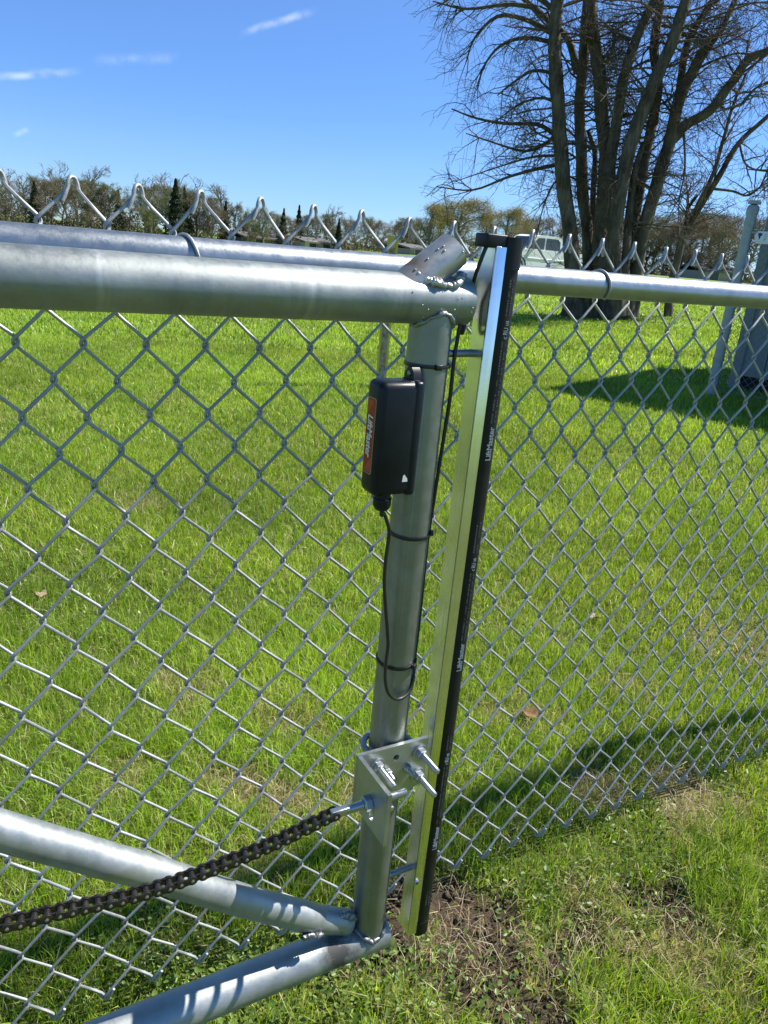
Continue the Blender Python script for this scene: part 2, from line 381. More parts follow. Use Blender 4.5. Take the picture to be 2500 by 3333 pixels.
Q = np.stack([idx[:-1], idx[1:], i2[1:], i2[:-1]], -1).reshape(-1, 4)
tint = np.stack([dirtmask(GX, GY) * (RR < 8), strawmask(GX, GY) * np.clip(1 - (RR - 5) / 8, .25, 1), np.clip((RR - 3.5) / 7, 0, 1)], -1).reshape(-1, 3)
V = np.stack([GX, GY, GZ], -1).reshape(-1, 3)
tris = np.stack([np.full(na, len(V)), idx[0], i2[0]], -1); V = np.concatenate([V, [[CAM[0], CAM[1], float(terr(CAM[0], CAM[1]))]]]); tint = np.concatenate([tint, [[0, 0, 0]]])
go = bigmesh('ground', V, Q[:, ::-1], tris[:, ::-1], M_ground, tint); tag(go, kind='structure')
me = go.data; me.update()

# ------------------------------------------------------------------ grass
def leafmat(name, trans=.35, rough=.5):
    m = bpy.data.materials.new(name); m.use_nodes = True; t = m.node_tree; b = t.nodes['Principled BSDF']; o = t.nodes['Material Output']
    a = t.nodes.new('ShaderNodeAttribute'); a.attribute_name = 'tint'; t.links.new(a.outputs['Color'], b.inputs['Base Color'])
    b.inputs['Roughness'].default_value = rough; b.inputs['Specular IOR Level'].default_value = .35
    tr = t.nodes.new('ShaderNodeBsdfTranslucent'); g = t.nodes.new('ShaderNodeMixRGB'); g.blend_type = 'MULTIPLY'; g.inputs['Fac'].default_value = 1; g.inputs['Color2'].default_value = (1.25, 1.2, .5, 1)
    t.links.new(a.outputs['Color'], g.inputs['Color1']); t.links.new(g.outputs['Color'], tr.inputs['Color'])
    mx = t.nodes.new('ShaderNodeMixShader'); mx.inputs['Fac'].default_value = trans
    t.links.new(b.outputs[0], mx.inputs[1]); t.links.new(tr.outputs[0], mx.inputs[2]); t.links.new(mx.outputs[0], o.inputs['Surface']); return m
M_grass = leafmat('grass_blades', .48, .38); M_straw = leafmat('dead_grass', .15, .7); M_leaf = leafmat('weed_leaves', .3, .42)

def fbm(X, Y, s):
    return .5 + .25 * (np.sin(X * s + 1.7 * np.sin(Y * s * .7)) + np.sin(Y * s * 1.3 + 1.9 * np.sin(X * s * .9 + 2))) * .9
def blades(X, Y, h, w, lean, az_, col, bend=1.0, z0=0.0):
    """5-vertex blades: two quads-worth as one quad and one triangle"""
    n = len(X); Z = terr(X, Y) + z0
    face = rng.uniform(0, 2 * math.pi, n); sx, sy = np.cos(face), np.sin(face)
    lx, ly = np.cos(az_) * lean, np.sin(az_) * lean
    B = np.stack([X, Y, Z - .006], -1); up = np.stack([lx * .35, ly * .35, np.full(n, .55)], -1) * h[:, None]
    tip = np.stack([lx * bend, ly * bend, np.maximum(1 - .45 * lean ** 2, .12)], -1) * h[:, None]
    S = np.stack([sx, sy, np.zeros(n)], -1) * w[:, None] * .5
    V = np.stack([B - S, B + S, B + up + S * .8, B + up - S * .8, B + tip], 1).reshape(-1, 3)
    o = np.arange(n)[:, None] * 5
    q = o + np.array([[0, 1, 2, 3]]); tr = o + np.array([[3, 2, 4]])
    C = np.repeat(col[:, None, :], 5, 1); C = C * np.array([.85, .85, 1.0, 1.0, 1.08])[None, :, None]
    return V, q, tr, C.reshape(-1, 3)
def merge(L):
    V, q, tr, C, k = [], [], [], [], 0
    for a, b_, c_, d in L: V.append(a); q.append(b_ + k); tr.append(c_ + k); C.append(d); k += len(a)
    return np.concatenate(V), np.concatenate(q), np.concatenate(tr), np.concatenate(C)
def sector(r0, r1, dens, half):
    A = math.radians(2 * half) / 2 * (r1 ** 2 - r0 ** 2); n = int(A * dens)
    r = np.sqrt(rng.uniform(r0 ** 2, r1 ** 2, n)); a = azc + np.radians(rng.uniform(-half, half, n))
    return CAM[0] + r * np.sin(a), CAM[1] + r * np.cos(a), r
L = []
for (r0, r1, dens, w0, h0, half) in [(.45, 2.3, 36000, .0019, .056, 50), (2.3, 4.5, 16500, .0028, .050, 33), (4.5, 9, 5200, .0050, .050, 31), (9, 16, 1000, .012, .06, 30), (16, 30, 200, .024, .065, 30),
                              (2.3, 4.5, 8000, .0040, .052, 55), (4.5, 9, 2600, .0072, .052, 55), (9, 16, 560, .016, .06, 55), (16, 30, 120, .032, .065, 55)]:
    X, Y, r = sector(r0, r1, dens, half)
    if half > 40 and r0 > 1:
        da = np.abs(np.degrees(np.arctan2(X - CAM[0], Y - CAM[1]) - azc)); k = da > 31; X, Y, r = X[k], Y[k], r[k]
    dm = dirtmask(X, Y); st = strawmask(X, Y); tuft = fbm(X, Y, 17) * .45 + fbm(X, Y, 41) * .3 + fbm(X + 3, Y, 5.3) * .25
    keep = rng.uniform(0, 1, len(X)) < (1 - .97 * dm) * (1 - .45 * st) * np.clip(.42 + 1.0 * tuft, 0, 1); X, Y, r, st, tuft = X[keep], Y[keep], r[keep], st[keep], tuft[keep]
    n = len(X); tall = 1 - .25 * np.exp(-((Y + .05) / .10) ** 2) * (r < 6) + .55 * (Y < -.16) * tuft
    h = h0 * tall * rng.uniform(.45, 1.25, n) * (.6 + .8 * tuft) * (1 - .35 * st); w = w0 * rng.uniform(.6, 1.3, n)
    pal = np.array([(.235, .370, .028), (.165, .300, .024), (.325, .450, .052), (.42, .48, .16), (.105, .22, .018)])
    pk = rng.choice(5, n, p=[.36, .24, .22, .10, .08]); col = pal[pk] * rng.uniform(.75, 1.25, (n, 1))
    big = fbm(X, Y, 1.3)[:, None]; big2 = fbm(X + 9, Y - 4, 4.1)[:, None]; col = col * (.58 + .46 * big + .40 * big2) * (1 + np.array([.22, .06, .1]) * (big2 - .5)) + np.array([.03, .012, .004]) * (st[:, None] + .5 * (1 - big))
    dead = rng.uniform(0, 1, n) < (.07 + .45 * st); col[dead] = np.array((.46, .42, .26)) * rng.uniform(.6, 1.2, (dead.sum(), 1))
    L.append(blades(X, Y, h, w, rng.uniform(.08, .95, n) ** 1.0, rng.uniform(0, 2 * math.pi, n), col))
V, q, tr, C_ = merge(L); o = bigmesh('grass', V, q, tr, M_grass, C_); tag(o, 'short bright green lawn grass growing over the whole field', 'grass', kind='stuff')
# dead grass lying flat
L = []
for (r0, r1, dens, w0, l0) in [(.45, 2.4, 15000, .0014, .045), (2.4, 5.5, 2600, .0032, .05)]:
    X, Y, r = sector(r0, r1, dens, 48 if r0 < 1 else 34); st = strawmask(X, Y); dm = dirtmask(X, Y)
    k = rng.uniform(0, 1, len(X)) < np.clip(.06 + .62 * st + .14 * dm, 0, 1); X, Y, r = X[k], Y[k], r[k]; n = len(X)
    col = np.array([(.42, .35, .20), (.30, .235, .12), (.52, .46, .30), (.20, .145, .08)])[rng.choice(4, n, p=[.4, .3, .15, .15])] * rng.uniform(.7, 1.2, (n, 1))
    L.append(blades(X, Y, l0 * rng.uniform(.4, 1.5, n), w0 * rng.uniform(.6, 1.3, n), rng.uniform(.85, 1.45, n), rng.uniform(0, 6.28, n), col, 1.0, .004 + .006 * rng.uniform(0, 1, n)))
V, q, tr, C_ = merge(L); o = bigmesh('dead_grass', V, q, tr, M_straw, C_); tag(o, 'dry straw coloured grass lying in patches between the green blades', 'dead grass', kind='stuff')
# broad leaved weeds, mostly in the near strip in front of the gate
def weed_patch(cx, cy, rad_, n):
    a = rng.uniform(0, 6.28, n); rr = rad_ * np.sqrt(rng.uniform(0, 1, n)); return cx + rr * np.cos(a), cy + rr * np.sin(a)
WX, WY = [], []
for px, r_, n in [((1000, 3230), .16, 620), ((1250, 3180), .12, 420), ((700, 3320), .12, 500), ((1450, 3250), .12, 200), ((1950, 2950), .12, 300), ((2150, 2750), .12, 220), ((300, 2050), .2, 260), ((560, 3020), .12, 260),
                  ((420, 3080), .1, 220), ((1800, 3300), .14, 320), ((1700, 2950), .12, 200), ((2350, 3000), .12, 200), ((200, 1900), .25, 260), ((2330, 2500), .12, 160)]:
    c_ = ground(*px); x_, y_ = weed_patch(c_[0], c_[1], r_, n); WX.append(x_); WY.append(y_)
WX = np.concatenate(WX); WY = np.concatenate(WY); n = len(WX); WZ = terr(WX, WY) + rng.uniform(.004, .045, n)
ln = rng.uniform(.005, .0135, n); wd = ln * rng.uniform(.4, .8, n); a = rng.uniform(0, 6.28, n); tilt = rng.uniform(-.25, .9, n); roll = rng.normal(0, .4, n)
D = np.stack([np.cos(a) * np.cos(tilt), np.sin(a) * np.cos(tilt), np.sin(tilt)], -1); S = np.stack([-np.sin(a), np.cos(a), np.sin(roll)], -1)
B = np.stack([WX, WY, WZ], -1); lw = lambda k: k[:, None]
V = np.stack([B, B + D * lw(ln) * .35 + S * lw(wd) * .5, B + D * lw(ln) * .8 + S * lw(wd) * .38, B + D * lw(ln), B + D * lw(ln) * .8 - S * lw(wd) * .38, B + D * lw(ln) * .35 - S * lw(wd) * .5], 1)
V[:, [1, 2, 4, 5], 2] += (ln * .12)[:, None]
o_ = np.arange(n)[:, None] * 6; q = np.concatenate([o_ + np.array([[0, 1, 2, 3]]), o_ + np.array([[0, 3, 4, 5]])])
col = np.array([(.13, .20, .035), (.18, .25, .055), (.09, .15, .028)])[rng.choice(3, n)] * rng.uniform(.7, 1.25, (n, 1)); C_ = np.repeat(col, 6, 0)
o = bigmesh('weed_leaves', V.reshape(-1, 3), q, None, M_leaf, C_); tag(o, 'small broad weed leaves growing low among the grass', 'weeds', kind='stuff')

# crumbs of soil and small clods on the bare patches
OX, OY, orr = sector(.6, 3.0, 5200, 48); dk = dirtmask(OX, OY); k = rng.uniform(0, 1, len(OX)) < dk * .9; OX, OY = OX[k], OY[k]; n = len(OX)
sz = .0018 + .010 * rng.uniform(0, 1, n) ** 4; octa = np.array([(1, 0, 0), (0, 1, 0), (-1, 0, 0), (0, -1, 0), (0, 0, .8), (0, 0, -.8)], float)
V = np.stack([OX, OY, terr(OX, OY) - .010 + sz * .3], -1)[:, None, :] + octa[None] * sz[:, None, None] * rng.uniform(.55, 1.3, (n, 6, 1)) + rng.normal(0, .18, (n, 6, 3)) * sz[:, None, None]
fo = np.array([(0, 1, 4), (1, 2, 4), (2, 3, 4), (3, 0, 4), (1, 0, 5), (2, 1, 5), (3, 2, 5), (0, 3, 5)]); tr = (np.arange(n)[:, None, None] * 6 + fo[None]).reshape(-1, 3)
col = np.array([(.085, .06, .042), (.05, .036, .026), (.15, .115, .085)])[rng.choice(3, n, p=[.5, .35, .15])] * rng.uniform(.7, 1.25, (n, 1))
o = bigmesh('soil_crumbs', V.reshape(-1, 3), None, tr, M_straw, np.repeat(col, 6, 0)); tag(o, 'loose crumbs of brown soil on the bare patches by the gate', 'soil', kind='stuff')

# ------------------------------------------------------------------ chain link fence
A_I, BH, SHX, SHY = 0.036315628, 0.0435, 0.02911494, -0.04156585     # lattice: half pitch, half row, shear, lean
Z0 = 0.04 + 23.1 * BH
def lat(i, j): return np.array([A_I * i + A_I * SHX * j, A_I * SHY * j, Z0 - BH * j])
WR = 0.00222
fence = thing('chain_link_fence', (0.6, 0, 0), 'low galvanized chain link fence with round top rail behind the sliding gate', 'fence')
def dist(i, j):
    # the weave is never quite regular: a smooth, shared wander of the knots
    q = np.array([math.sin(i * .83 + j * 1.31) + math.sin(i * 2.17 - j * .71 + 1.1), math.sin(i * .61 - j * .93 + 2) * 1.2, math.sin(i * 1.37 + j * .57 + .5) + math.sin(i * .41 + j * 1.9)])
    return q * np.array([.0009, .0012, .0009])
def wire_mesh(par, w=0):
    d, e = WR * 1.15, WR * 1.0; P = []
    K = 28
    for k in range(K):
        j = -4 + k; side = (k + par) % 2; v = lat(side, j) + dist(w + side, j); sg = 1 if side else -1
        yin = +d if sg > 0 else -d                 # arriving down-right at the back, down-left in front
        yout = -d if sg > 0 else +d
        if k == 0:                                 # knuckled top: the end folds over its neighbour
            P += [v + (sg * .0120, yin * 2.4, -.0200), v + (sg * .0078, yin * 2.6, -.0100), v + (sg * .0058, yin * 2.2, -.0005), v + (sg * .0025, yin * 1.2, .0052), v + (-sg * .0020, yout * .2, .0050), v + (-sg * .0048, yout * .9, -.0010)]
            P += [v + (-sg * .0078, yout, -.0095)]
        elif k == K - 1:
            P += [v + (-sg * .0042, yin, .006), v + (sg * .0005, 0, -.0052), v + (sg * .0045, yout * 1.6, -.002), v + (sg * .013, yout * 2.3, .0145)]
        else:
            P += [v + (-sg * .0032, yin, .0078), v + (sg * e * .9, yin * .45, .0026), v + (sg * e * .9, yout * .45, -.0026), v + (-sg * .0032, yout, -.0078)]
    P = crspline(P, 3); mb = MB(); mb.tube(P, WR, 6); return mb.mesh('wire', M_wire, 60)
for w in range(-9, 62):
    o = bpy.data.objects.new('wire', wire_mesh(w % 2, w)); COL.objects.link(o); o.parent = fence
    o.location = (A_I * w - fence.location.x, 0, 0)
RAILY = -.0320; RAILR = .0203
mb = MB(); mb.pipe((-.36, RAILY, 1.1515), (2.32, RAILY, 1.1605), RAILR, RAILR - .0025, 40); mb.build('top_rail', M_rail, fence)
def rail_z(x): return 1.1515 + (x + .36) / 2.68 * .009
def tie_wire(px, tilt, tail=None):
    x0 = onY(*px, RAILY - RAILR)[0]; pts = []
    for a in np.linspace(-.15 * math.pi, 1.35 * math.pi, 26):
        pts.append((x0 + tilt * (a / math.pi - .6) * .02, RAILY + math.cos(a) * (RAILR + .0022), rail_z(x0) + math.sin(a) * (RAILR + .0022)))
    if tail: pts = [np.array(pts[0]) + np.array(tail)] + pts
    mb = MB(); mb.tube(pts, .0021, 8); mb.build('tie_wire', M_wire, fence)
tie_wire((1980, 910), .6); tie_wire((620, 790), 1.1)
for x in (-.33, 2.29):                               # line posts just outside the picture
    z = float(terr(x, .03)); mb = MB(); mb.cyl((x, RAILY + .055, z - .1), (x, RAILY + .055, 1.19), .0242, 20)
    mb.lathe((x, RAILY + .055, 1.19), (0, 0, 1), [(0, .027), (.012, .027), (.022, .018), (.028, .006)], 18); mb.build('line_post', M_post, fence)

# ------------------------------------------------------------------ sliding gate
gate = thing('sliding_gate', (.1, G_Y, 0), 'galvanized steel pipe frame of a sliding gate in front of the fence', 'gate')
XL = -1.15
def wob(a, b, r, n=40, seed=0, amp=.0002):
    a = np.array(a, float); b = np.array(b, float); tt = np.linspace(0, 1, n); return [a + (b - a) * k for k in tt]
mb = MB(); xe = .4520
mb.pipe((XL, G_Y, ZT - .0012), (xe, G_Y, ZT + .0005), GR, GR - .003, 48); mb.build('top_pipe', M_pipe, gate)
mb = MB(); mb.cyl((xe - .004, G_Y, ZT), (xe - .001, G_Y, ZT), GR - .0032, 32); mb.build('end_plug', M_stub, gate)
mb = MB(); mb.pipe((XL, G_Y, ZBOT), (.4395, G_Y, ZBOT), GR, GR - .003, 48); mb.build('bottom_pipe', M_bot, gate)
mb = MB(); mb.cyl((.433, G_Y, ZBOT), (.4385, G_Y, ZBOT), GR - .0032, 32); mb.build('end_plug', M_bot, gate)
PR = .0246
mb = MB(); mb.pipe((POSTX, G_Y, ZBOT), (POSTX, G_Y, ZT), PR, PR - .003, 48)
mb.build('upright_post', M_post, gate)
mb = MB(); mb.box((POSTX - .0125, G_Y - PR * .862, .64), (.0022, .0012, .80), np.array(Matrix.Rotation(-.53, 3, 'Z')), .0005); mb.build('pipe_seam', M_post, gate)
# diagonal brace, kinked, its end cut off above the bottom pipe
BR = .0205
bp = [onY(x, y, G_Y + .001) for x, y in [(-1500, 2250), (0, 2702), (420, 2818), (800, 2933), (1035, 2992)]]
bpts = crspline(bp, 8); rr = np.full(len(bpts), BR); rr[-1] = BR * .80; rr[-2] = BR * .96
sq = np.exp(-((bpts[:, 0] - .045) / .02) ** 2); bpts[:, 2] -= .0016 * sq
mb = MB(); mb.tube(bpts, rr, 36); mb.build('brace', M_brace, gate)
e0 = onY(960, 2985, G_Y + .004); e1 = onY(1130, 3000, G_Y + .004)
mb = MB(); mb.tube([e0, (e0 + e1) / 2, e1], [BR * .93, BR * .95, BR * .9], 28); mb.build('brace_stub', M_bot, gate)
def weld(path, r, seed, matl, name='weld', n=46, flat=1.0):
    R_ = np.random.default_rng(seed); P = crspline(path, max(2, 2 * n // len(path))); m_ = len(P)
    w1 = np.convolve(R_.normal(0, 1, m_ + 8), np.ones(5) / 5, 'same')[4:4 + m_]; P = P + np.stack([np.convolve(R_.normal(0, 1, m_ + 8), np.ones(7) / 7, 'same')[4:4 + m_] for _ in range(3)], -1) * r * .6
    mb = MB(); mb.tube(P, (r * (1 + .55 * w1)).clip(r * .5, r * 1.6), 10)
    mb.v[-1] = mb.v[-1] + R_.normal(0, r * .10, mb.v[-1].shape)
    return mb.build(name, matl, gate, 70)
# cut pipe stub welded on top of the end of the top pipe
s0 = onY(1321, 868, G_Y); s1 = onY(1473, 747, G_Y); s2 = onY(1527, 841, G_Y)
ax = (s1 - s0) / np.linalg.norm(s1 - s0); nrm = np.array([ax[2], 0, -ax[0]]); SR = .0205
ctop = (s1 + s2) / 2 - ax * .011; base = ctop - ax * .078; base[2] = max(base[2], ZT - .004)
mb = MB(); mb.pipe(base, ctop, SR, SR - .0028, 40); st_ = mb.build('cut_pipe_stub', M_stub, gate)
zt_ = ZT + GR
loop = []
for a in np.linspace(-.25, math.pi + .35, 24):        # saddle line on the camera side
    loop.append((0.4085 - .037 * math.cos(a), G_Y - SR * 1.05 * math.sin(a), ZT + math.sqrt(max(GR ** 2 - (SR * 1.05 * math.sin(a)) ** 2, 0)) + .0015))
weld(loop, .0040, 3, M_weld, n=60); weld(loop[3:-3], .0034, 9, M_weld, n=50)
for k, (x, y) in enumerate([(1352, 870), (1425, 795), (1444, 790), (1392, 832), (1500, 820), (1447, 815)]):   # spatter beads on the stub
    p = onY(x, y, G_Y - SR * .8); q_ = p - ctop; r_ = q_ - ax * (q_ @ ax); r_ /= np.linalg.norm(r_); p = ctop + ax * (q_ @ ax) + r_ * SR; mb = MB(); mb.lathe(p - r_ * .0004, r_, [(0, .0014), (.0008, .0012), (.0015, .0005)], 8); mb.build('spatter_bead', M_weld, gate)
mb = MB()
R3 = np.random.default_rng(5)
for k in range(46):                                   # fine spatter round the end of the top pipe
    a = R3.uniform(.2, 2.6); x = xe - abs(R3.normal(0, .05)) - .004; y = G_Y - math.sin(a) * GR; z = ZT + math.cos(a) * GR; s_ = R3.uniform(.0004, .0011)
    mb.lathe((x, y + .0003, z), (0, -math.sin(a), math.cos(a)), [(0, s_), (s_ * .7, s_ * .8), (s_ * 1.2, s_ * .3)], 6)
o = mb.build('fine_spatter', M_pipe, gate); o['kind'] = 'stuff'
ring = [(POSTX + (PR + .001) * math.cos(a), G_Y + (PR + .001) * math.sin(a), ZT - math.sqrt(max(GR ** 2 - (PR * math.sin(a)) ** 2, 1e-6)) - .001) for a in np.linspace(math.pi, 2 * math.pi + .6, 24)]
weld(ring, .0024, 12, M_pipe, n=50)
ring = [(POSTX + (PR + .001) * math.cos(a), G_Y + (PR + .001) * math.sin(a), ZBOT + math.sqrt(max(GR ** 2 - (PR * math.sin(a)) ** 2, 1e-6)) + .002) for a in np.linspace(math.pi * .8, 2 * math.pi + .5, 24)]
weld(ring, .0032, 14, M_weldd, n=50)
p0, p1 = onY(1105, 2985, G_Y - .004), onY(1165, 2985, G_Y - .004); weld([p0 + (0, 0, -.012), p0, (p0 + p1) / 2 + (0, 0, .004), p1], .0048, 16, M_weldd, n=40)
p0, p1 = onY(985, 3050, G_Y - .016), onY(1050, 3040, G_Y - .020); weld([p0, (p0 + p1) / 2, p1], .0036, 18, M_weldd, n=30)

# ------------------------------------------------------------------ sensing edge on its aluminium channel
CX, CYN, CYF = .4680, -.2475, -.2210              # web at X = CX, from near edge to far edge
EZB, EZT = .197, 1.1935
edge = thing('safety_edge', (CX, G_Y, EZB), 'tall black rubber safety edge strip in an aluminium channel beside the gate post', 'safety edge')
mb = MB()
mb.prism([(CX, CYF, EZB + .02), (CX, CYF, EZT + .0015), (CX, CYN + .0016, EZT), (CX, CYN + .0016, EZB), (CX, CYF + .010, EZB), ], (.0015, 0, 0)); mb.build('channel_web', M_alu, edge, 0)
mb = MB(); mb.box((CX + .0072, CYN, (EZB + EZT) / 2), (.0144, .0016, EZT - EZB), bev=.0003); mb.build('channel_flange', M_alu, edge)
mb = MB(); mb.box((CX + .0072, CYF + .0002, (EZB + EZT) / 2 + .01), (.0140, .0016, EZT - EZB - .03)); mb.build('channel_flange', M_alu, edge)
RX0, RX1 = CX + .0146, CX + .0385
prof = [(RX0, CYN + .0005), (RX0 + .004, CYN - .0022), (RX1 - .0085, CYN - .0022), (RX1 - .0035, CYN + .0004), (RX1, CYN + .006), (RX1 + .0008, (CYN + CYF) / 2), (RX1, CYF - .006), (RX1 - .004, CYF), (RX0, CYF + .001)]
ZR1 = 1.172
mb = MB(); mb.prism([(x, y, EZB + .016) for x, y in prof], (0, 0, ZR1 - EZB - .016)); mb.build('rubber_strip', M_rub, edge, 50)
def capprof(g_, z, x0=0): return [((x - .494) * (1 + g_) + .494 - (x0 if x < RX0 + .002 else 0), (y - (CYN + CYF) / 2) * (1 + g_) + (CYN + CYF) / 2, z) for x, y in prof]
mb = MB(); mb.prism(capprof(.05, EZB - .006), (0, 0, .024)); mb.build('bottom_cap', M_cap, edge, 50)
ct = MB(); ct.prism(capprof(.09, 1.170), (0, 0, .0345)); capo = ct.build('top_cap', M_cap, edge, 50)
mb = MB(); mb.box((CX + .001, CYN + .012, 1.199), (.029, .0235, .0145), bev=.002); mb.build('cable_housing', M_cap, edge)
sp = onY(1355, 2870, CYN - .001); mb = MB(); mb.lathe(sp + (0, .0005, 0), (0, -1, 0), [(0, .0042), (.0014, .0042), (.0026, .0032), (.0033, .0014)], 14)
scr = mb.build('screw', M_zincb, edge); mb = MB(); mb.box(sp + np.array((0, -.0030, 0)), (.0045, .0006, .0009)); mb.box(sp + np.array((0, -.0031, 0)), (.0009, .0006, .0045)); mb.build('screw_slot', M_hole, scr, 0)
for (xa, ya) in [((1470, 1149), (1570, 1146)), ((1262, 2842), (1348, 2803))]:
    z_ = onY(*xa, G_Y)[2]; mb = MB(); mb.cyl((POSTX + PR - .003, G_Y - .004, z_), (CX + .006, G_Y - .004, z_ + .001), .0046, 16); mb.build('mounting_rod', M_zincd, edge)
# printing on the rubber, reading upwards
YF = CYN - .0023
def zat(y): return onY(1500, y, YF)[2] if False else None
def rub_point(y):
    lo, hi = 1200., 1750.
    for _ in range(40):
        mid = (lo + hi) / 2
        if onY(mid, y, YF)[0] < RX0 + .0145: lo = mid
        else: hi = mid
    return onY(lo, y, YF)
for (ya, yb) in [(1390, 1500), (2094, 2184), (2690, 2764)]:
    p = rub_point(yb); q = rub_point(ya); ln_ = q[2] - p[2]; tm = text_mesh('LiftMaster', .0105, M_print, .00022)
    w_ = max(v.co.x for v in tm.vertices); s_ = ln_ / w_
    for v in tm.vertices: v.co.x *= s_
    put_text('lettering', tm, edge, (RX0 + .0150, YF, p[2]), (0, 0, 1), (-1, 0, 0))
for (ya, yb) in [(1045, 1105), (1817, 1858), (2452, 2488)]:
    p = rub_point(yb); q = rub_point(ya); tm = text_mesh('c RU us', .0085, M_print, .0001)
    w_ = max(v.co.x for v in tm.vertices); s_ = (q[2] - p[2]) / w_
    for v in tm.vertices: v.co.x *= s_
    put_text('approval_mark', tm, edge, (RX0 + .0148, YF, p[2]), (0, 0, 1), (-1, 0, 0))
mb = MB(); R4 = np.random.default_rng(2)
for (ya, yb) in [(1115, 1378), (1870, 2085), (2500, 2680), (1700, 1800), (2395, 2440), (910, 1030), (2900, 2945)]:
    za, zb = rub_point(yb)[2], rub_point(ya)[2]
    for row in (0, 1):
        z = za
        while z < zb:
            l_ = R4.uniform(.001, .0035)
            if R4.uniform() < .8: mb.box((RX0 + .0095 + row * .0045, YF - .00004, z + l_ / 2), (R4.uniform(.0012, .0020), .00008, l_ * .8))
            z += l_ + .0006
o = mb.build('fine_print', M_fine, edge, 0); o['kind'] = 'stuff'

# ------------------------------------------------------------------ transmitter box on the post
bxl, bxr, byn, byf = .3335, .3880, -.2590, -.2235; bzt, bzb = 1.0465, .9165
box = thing('transmitter_box', ((bxl + bxr) / 2, (byn + byf) / 2, bzb), 'black plastic transmitter box with red sticker strapped to the gate post', 'transmitter')
mb = MB(); mb.box(((bxl + bxr - .002) / 2, (byn + byf) / 2, (bzt + bzb) / 2), (bxr - bxl - .002, byf - byn, bzt - bzb), bev=.0085); mb.build('lid', M_box, box, 50)
mb = MB(); mb.box((bxr - .0062, (byn + byf) / 2, (bzt + bzb) / 2), (.0128, byf - byn + .0012, bzt - bzb + .0012), bev=.0045); mb.build('base', M_box, box, 50)
mb = MB(); ex = bxr - .008
mb.prism([(ex - .0015, byn + .010, bzt - .004), (ex - .0015, byn + .012, bzt + .008), (ex - .0015, byn + .017, bzt + .0135), (ex - .0015, byn + .025, bzt + .0135), (ex - .0015, byn + .031, bzt + .006), (ex - .0015, byn + .033, bzt - .004)], (.010, 0, 0))
mb.build('mounting_ear', M_box, box); p = (ex - .0016, byn + .021, bzt + .006)
mb = MB(); mb.lathe(p, (-1, 0, 0), [(0, .0036), (.0010, .0034), (.0018, .0016)], 12); mb.build('screw', M_zincd, box)
gl = onY(1245, 1618, (byn + byf) / 2 - .006)
mb = MB(); gx, gy = gl[0], (byn + byf) / 2 - .006
mb.lathe((gx, gy, bzb + .004), (0, 0, -1), [(0, .0095), (.008, .0095), (.0085, .0108), (.017, .0108), (.019, .0095), (.0225, .0075), (.024, .004)], 10); mb.build('cable_gland', M_box, box, 40)
lz0, lz1 = onX(1208, 1548, bxl)[2], onX(1218, 1296, bxl)[2]; ly0, ly1 = byn + .0095, byf - .0065
def rrect(x, y0, y1, z0, z1, r, n=5):
    P = []
    for (cy, cz, a0) in [(y1 - r, z1 - r, 0), (y0 + r, z1 - r, 90), (y0 + r, z0 + r, 180), (y1 - r, z0 + r, 270)]:
        for k in range(n + 1): a = math.radians(a0 + 90 * k / n); P.append((x, cy + r * math.cos(a), cz + r * math.sin(a)))
    return P
mb = MB(); mb.prism(rrect(bxl - .0002, ly0, ly1, lz0, lz1, .003), (.0003, 0, 0)); mb.build('sticker_border', M_edge_print, box, 0)
mb = MB(); mb.prism(rrect(bxl - .00032, ly0 + .0006, ly1 - .0006, lz0 + .0006, lz1 - .0006, .0026), (.0003, 0, 0)); stk = mb.build('sticker', M_red, box, 0)
mb = MB(); mb.prism([(bxl - .00042, ly0 + .0014, lz0 + .003), (bxl - .00042, ly1 - .0014, lz0 + .003), (bxl - .00042, ly0 + .0014, lz0 + .020)], (.0003, 0, 0)); mb.build('sticker_print', M_redd, stk, 0); mb = MB()
mb.prism([(bxl - .00042, ly1 - .0014, lz1 - .003), (bxl - .00042, ly0 + .004, lz1 - .003), (bxl - .00042, ly1 - .0014, lz1 - .020)], (.0003, 0, 0)); mb.build('sticker_print', M_redd, stk, 0)
tm = text_mesh('LiftMaster', .0155, M_white, .00035, .2); w_ = max(v.co.x for v in tm.vertices)
for v in tm.vertices: v.co.x *= (onX(1216, 1352, bxl)[2] - onX(1210, 1496, bxl)[2]) / w_
put_text('lettering', tm, stk, (bxl - .0006, (ly0 + ly1) / 2 + .0048, onX(1216, 1352, bxl)[2]), (0, 0, -1), (0, -1, 0))
mb = MB(); p = onY(1318, 1560, byn - .0004); mb.prism([p + (-.0035, 0, -.003), p + (.0035, 0, -.003), p + (.003, 0, .0005), p + (-.001, 0, .0055), p + (-.0028, 0, .004)], (0, .0003, 0)); mb.build('light_patch_label', M_white, box, 0)

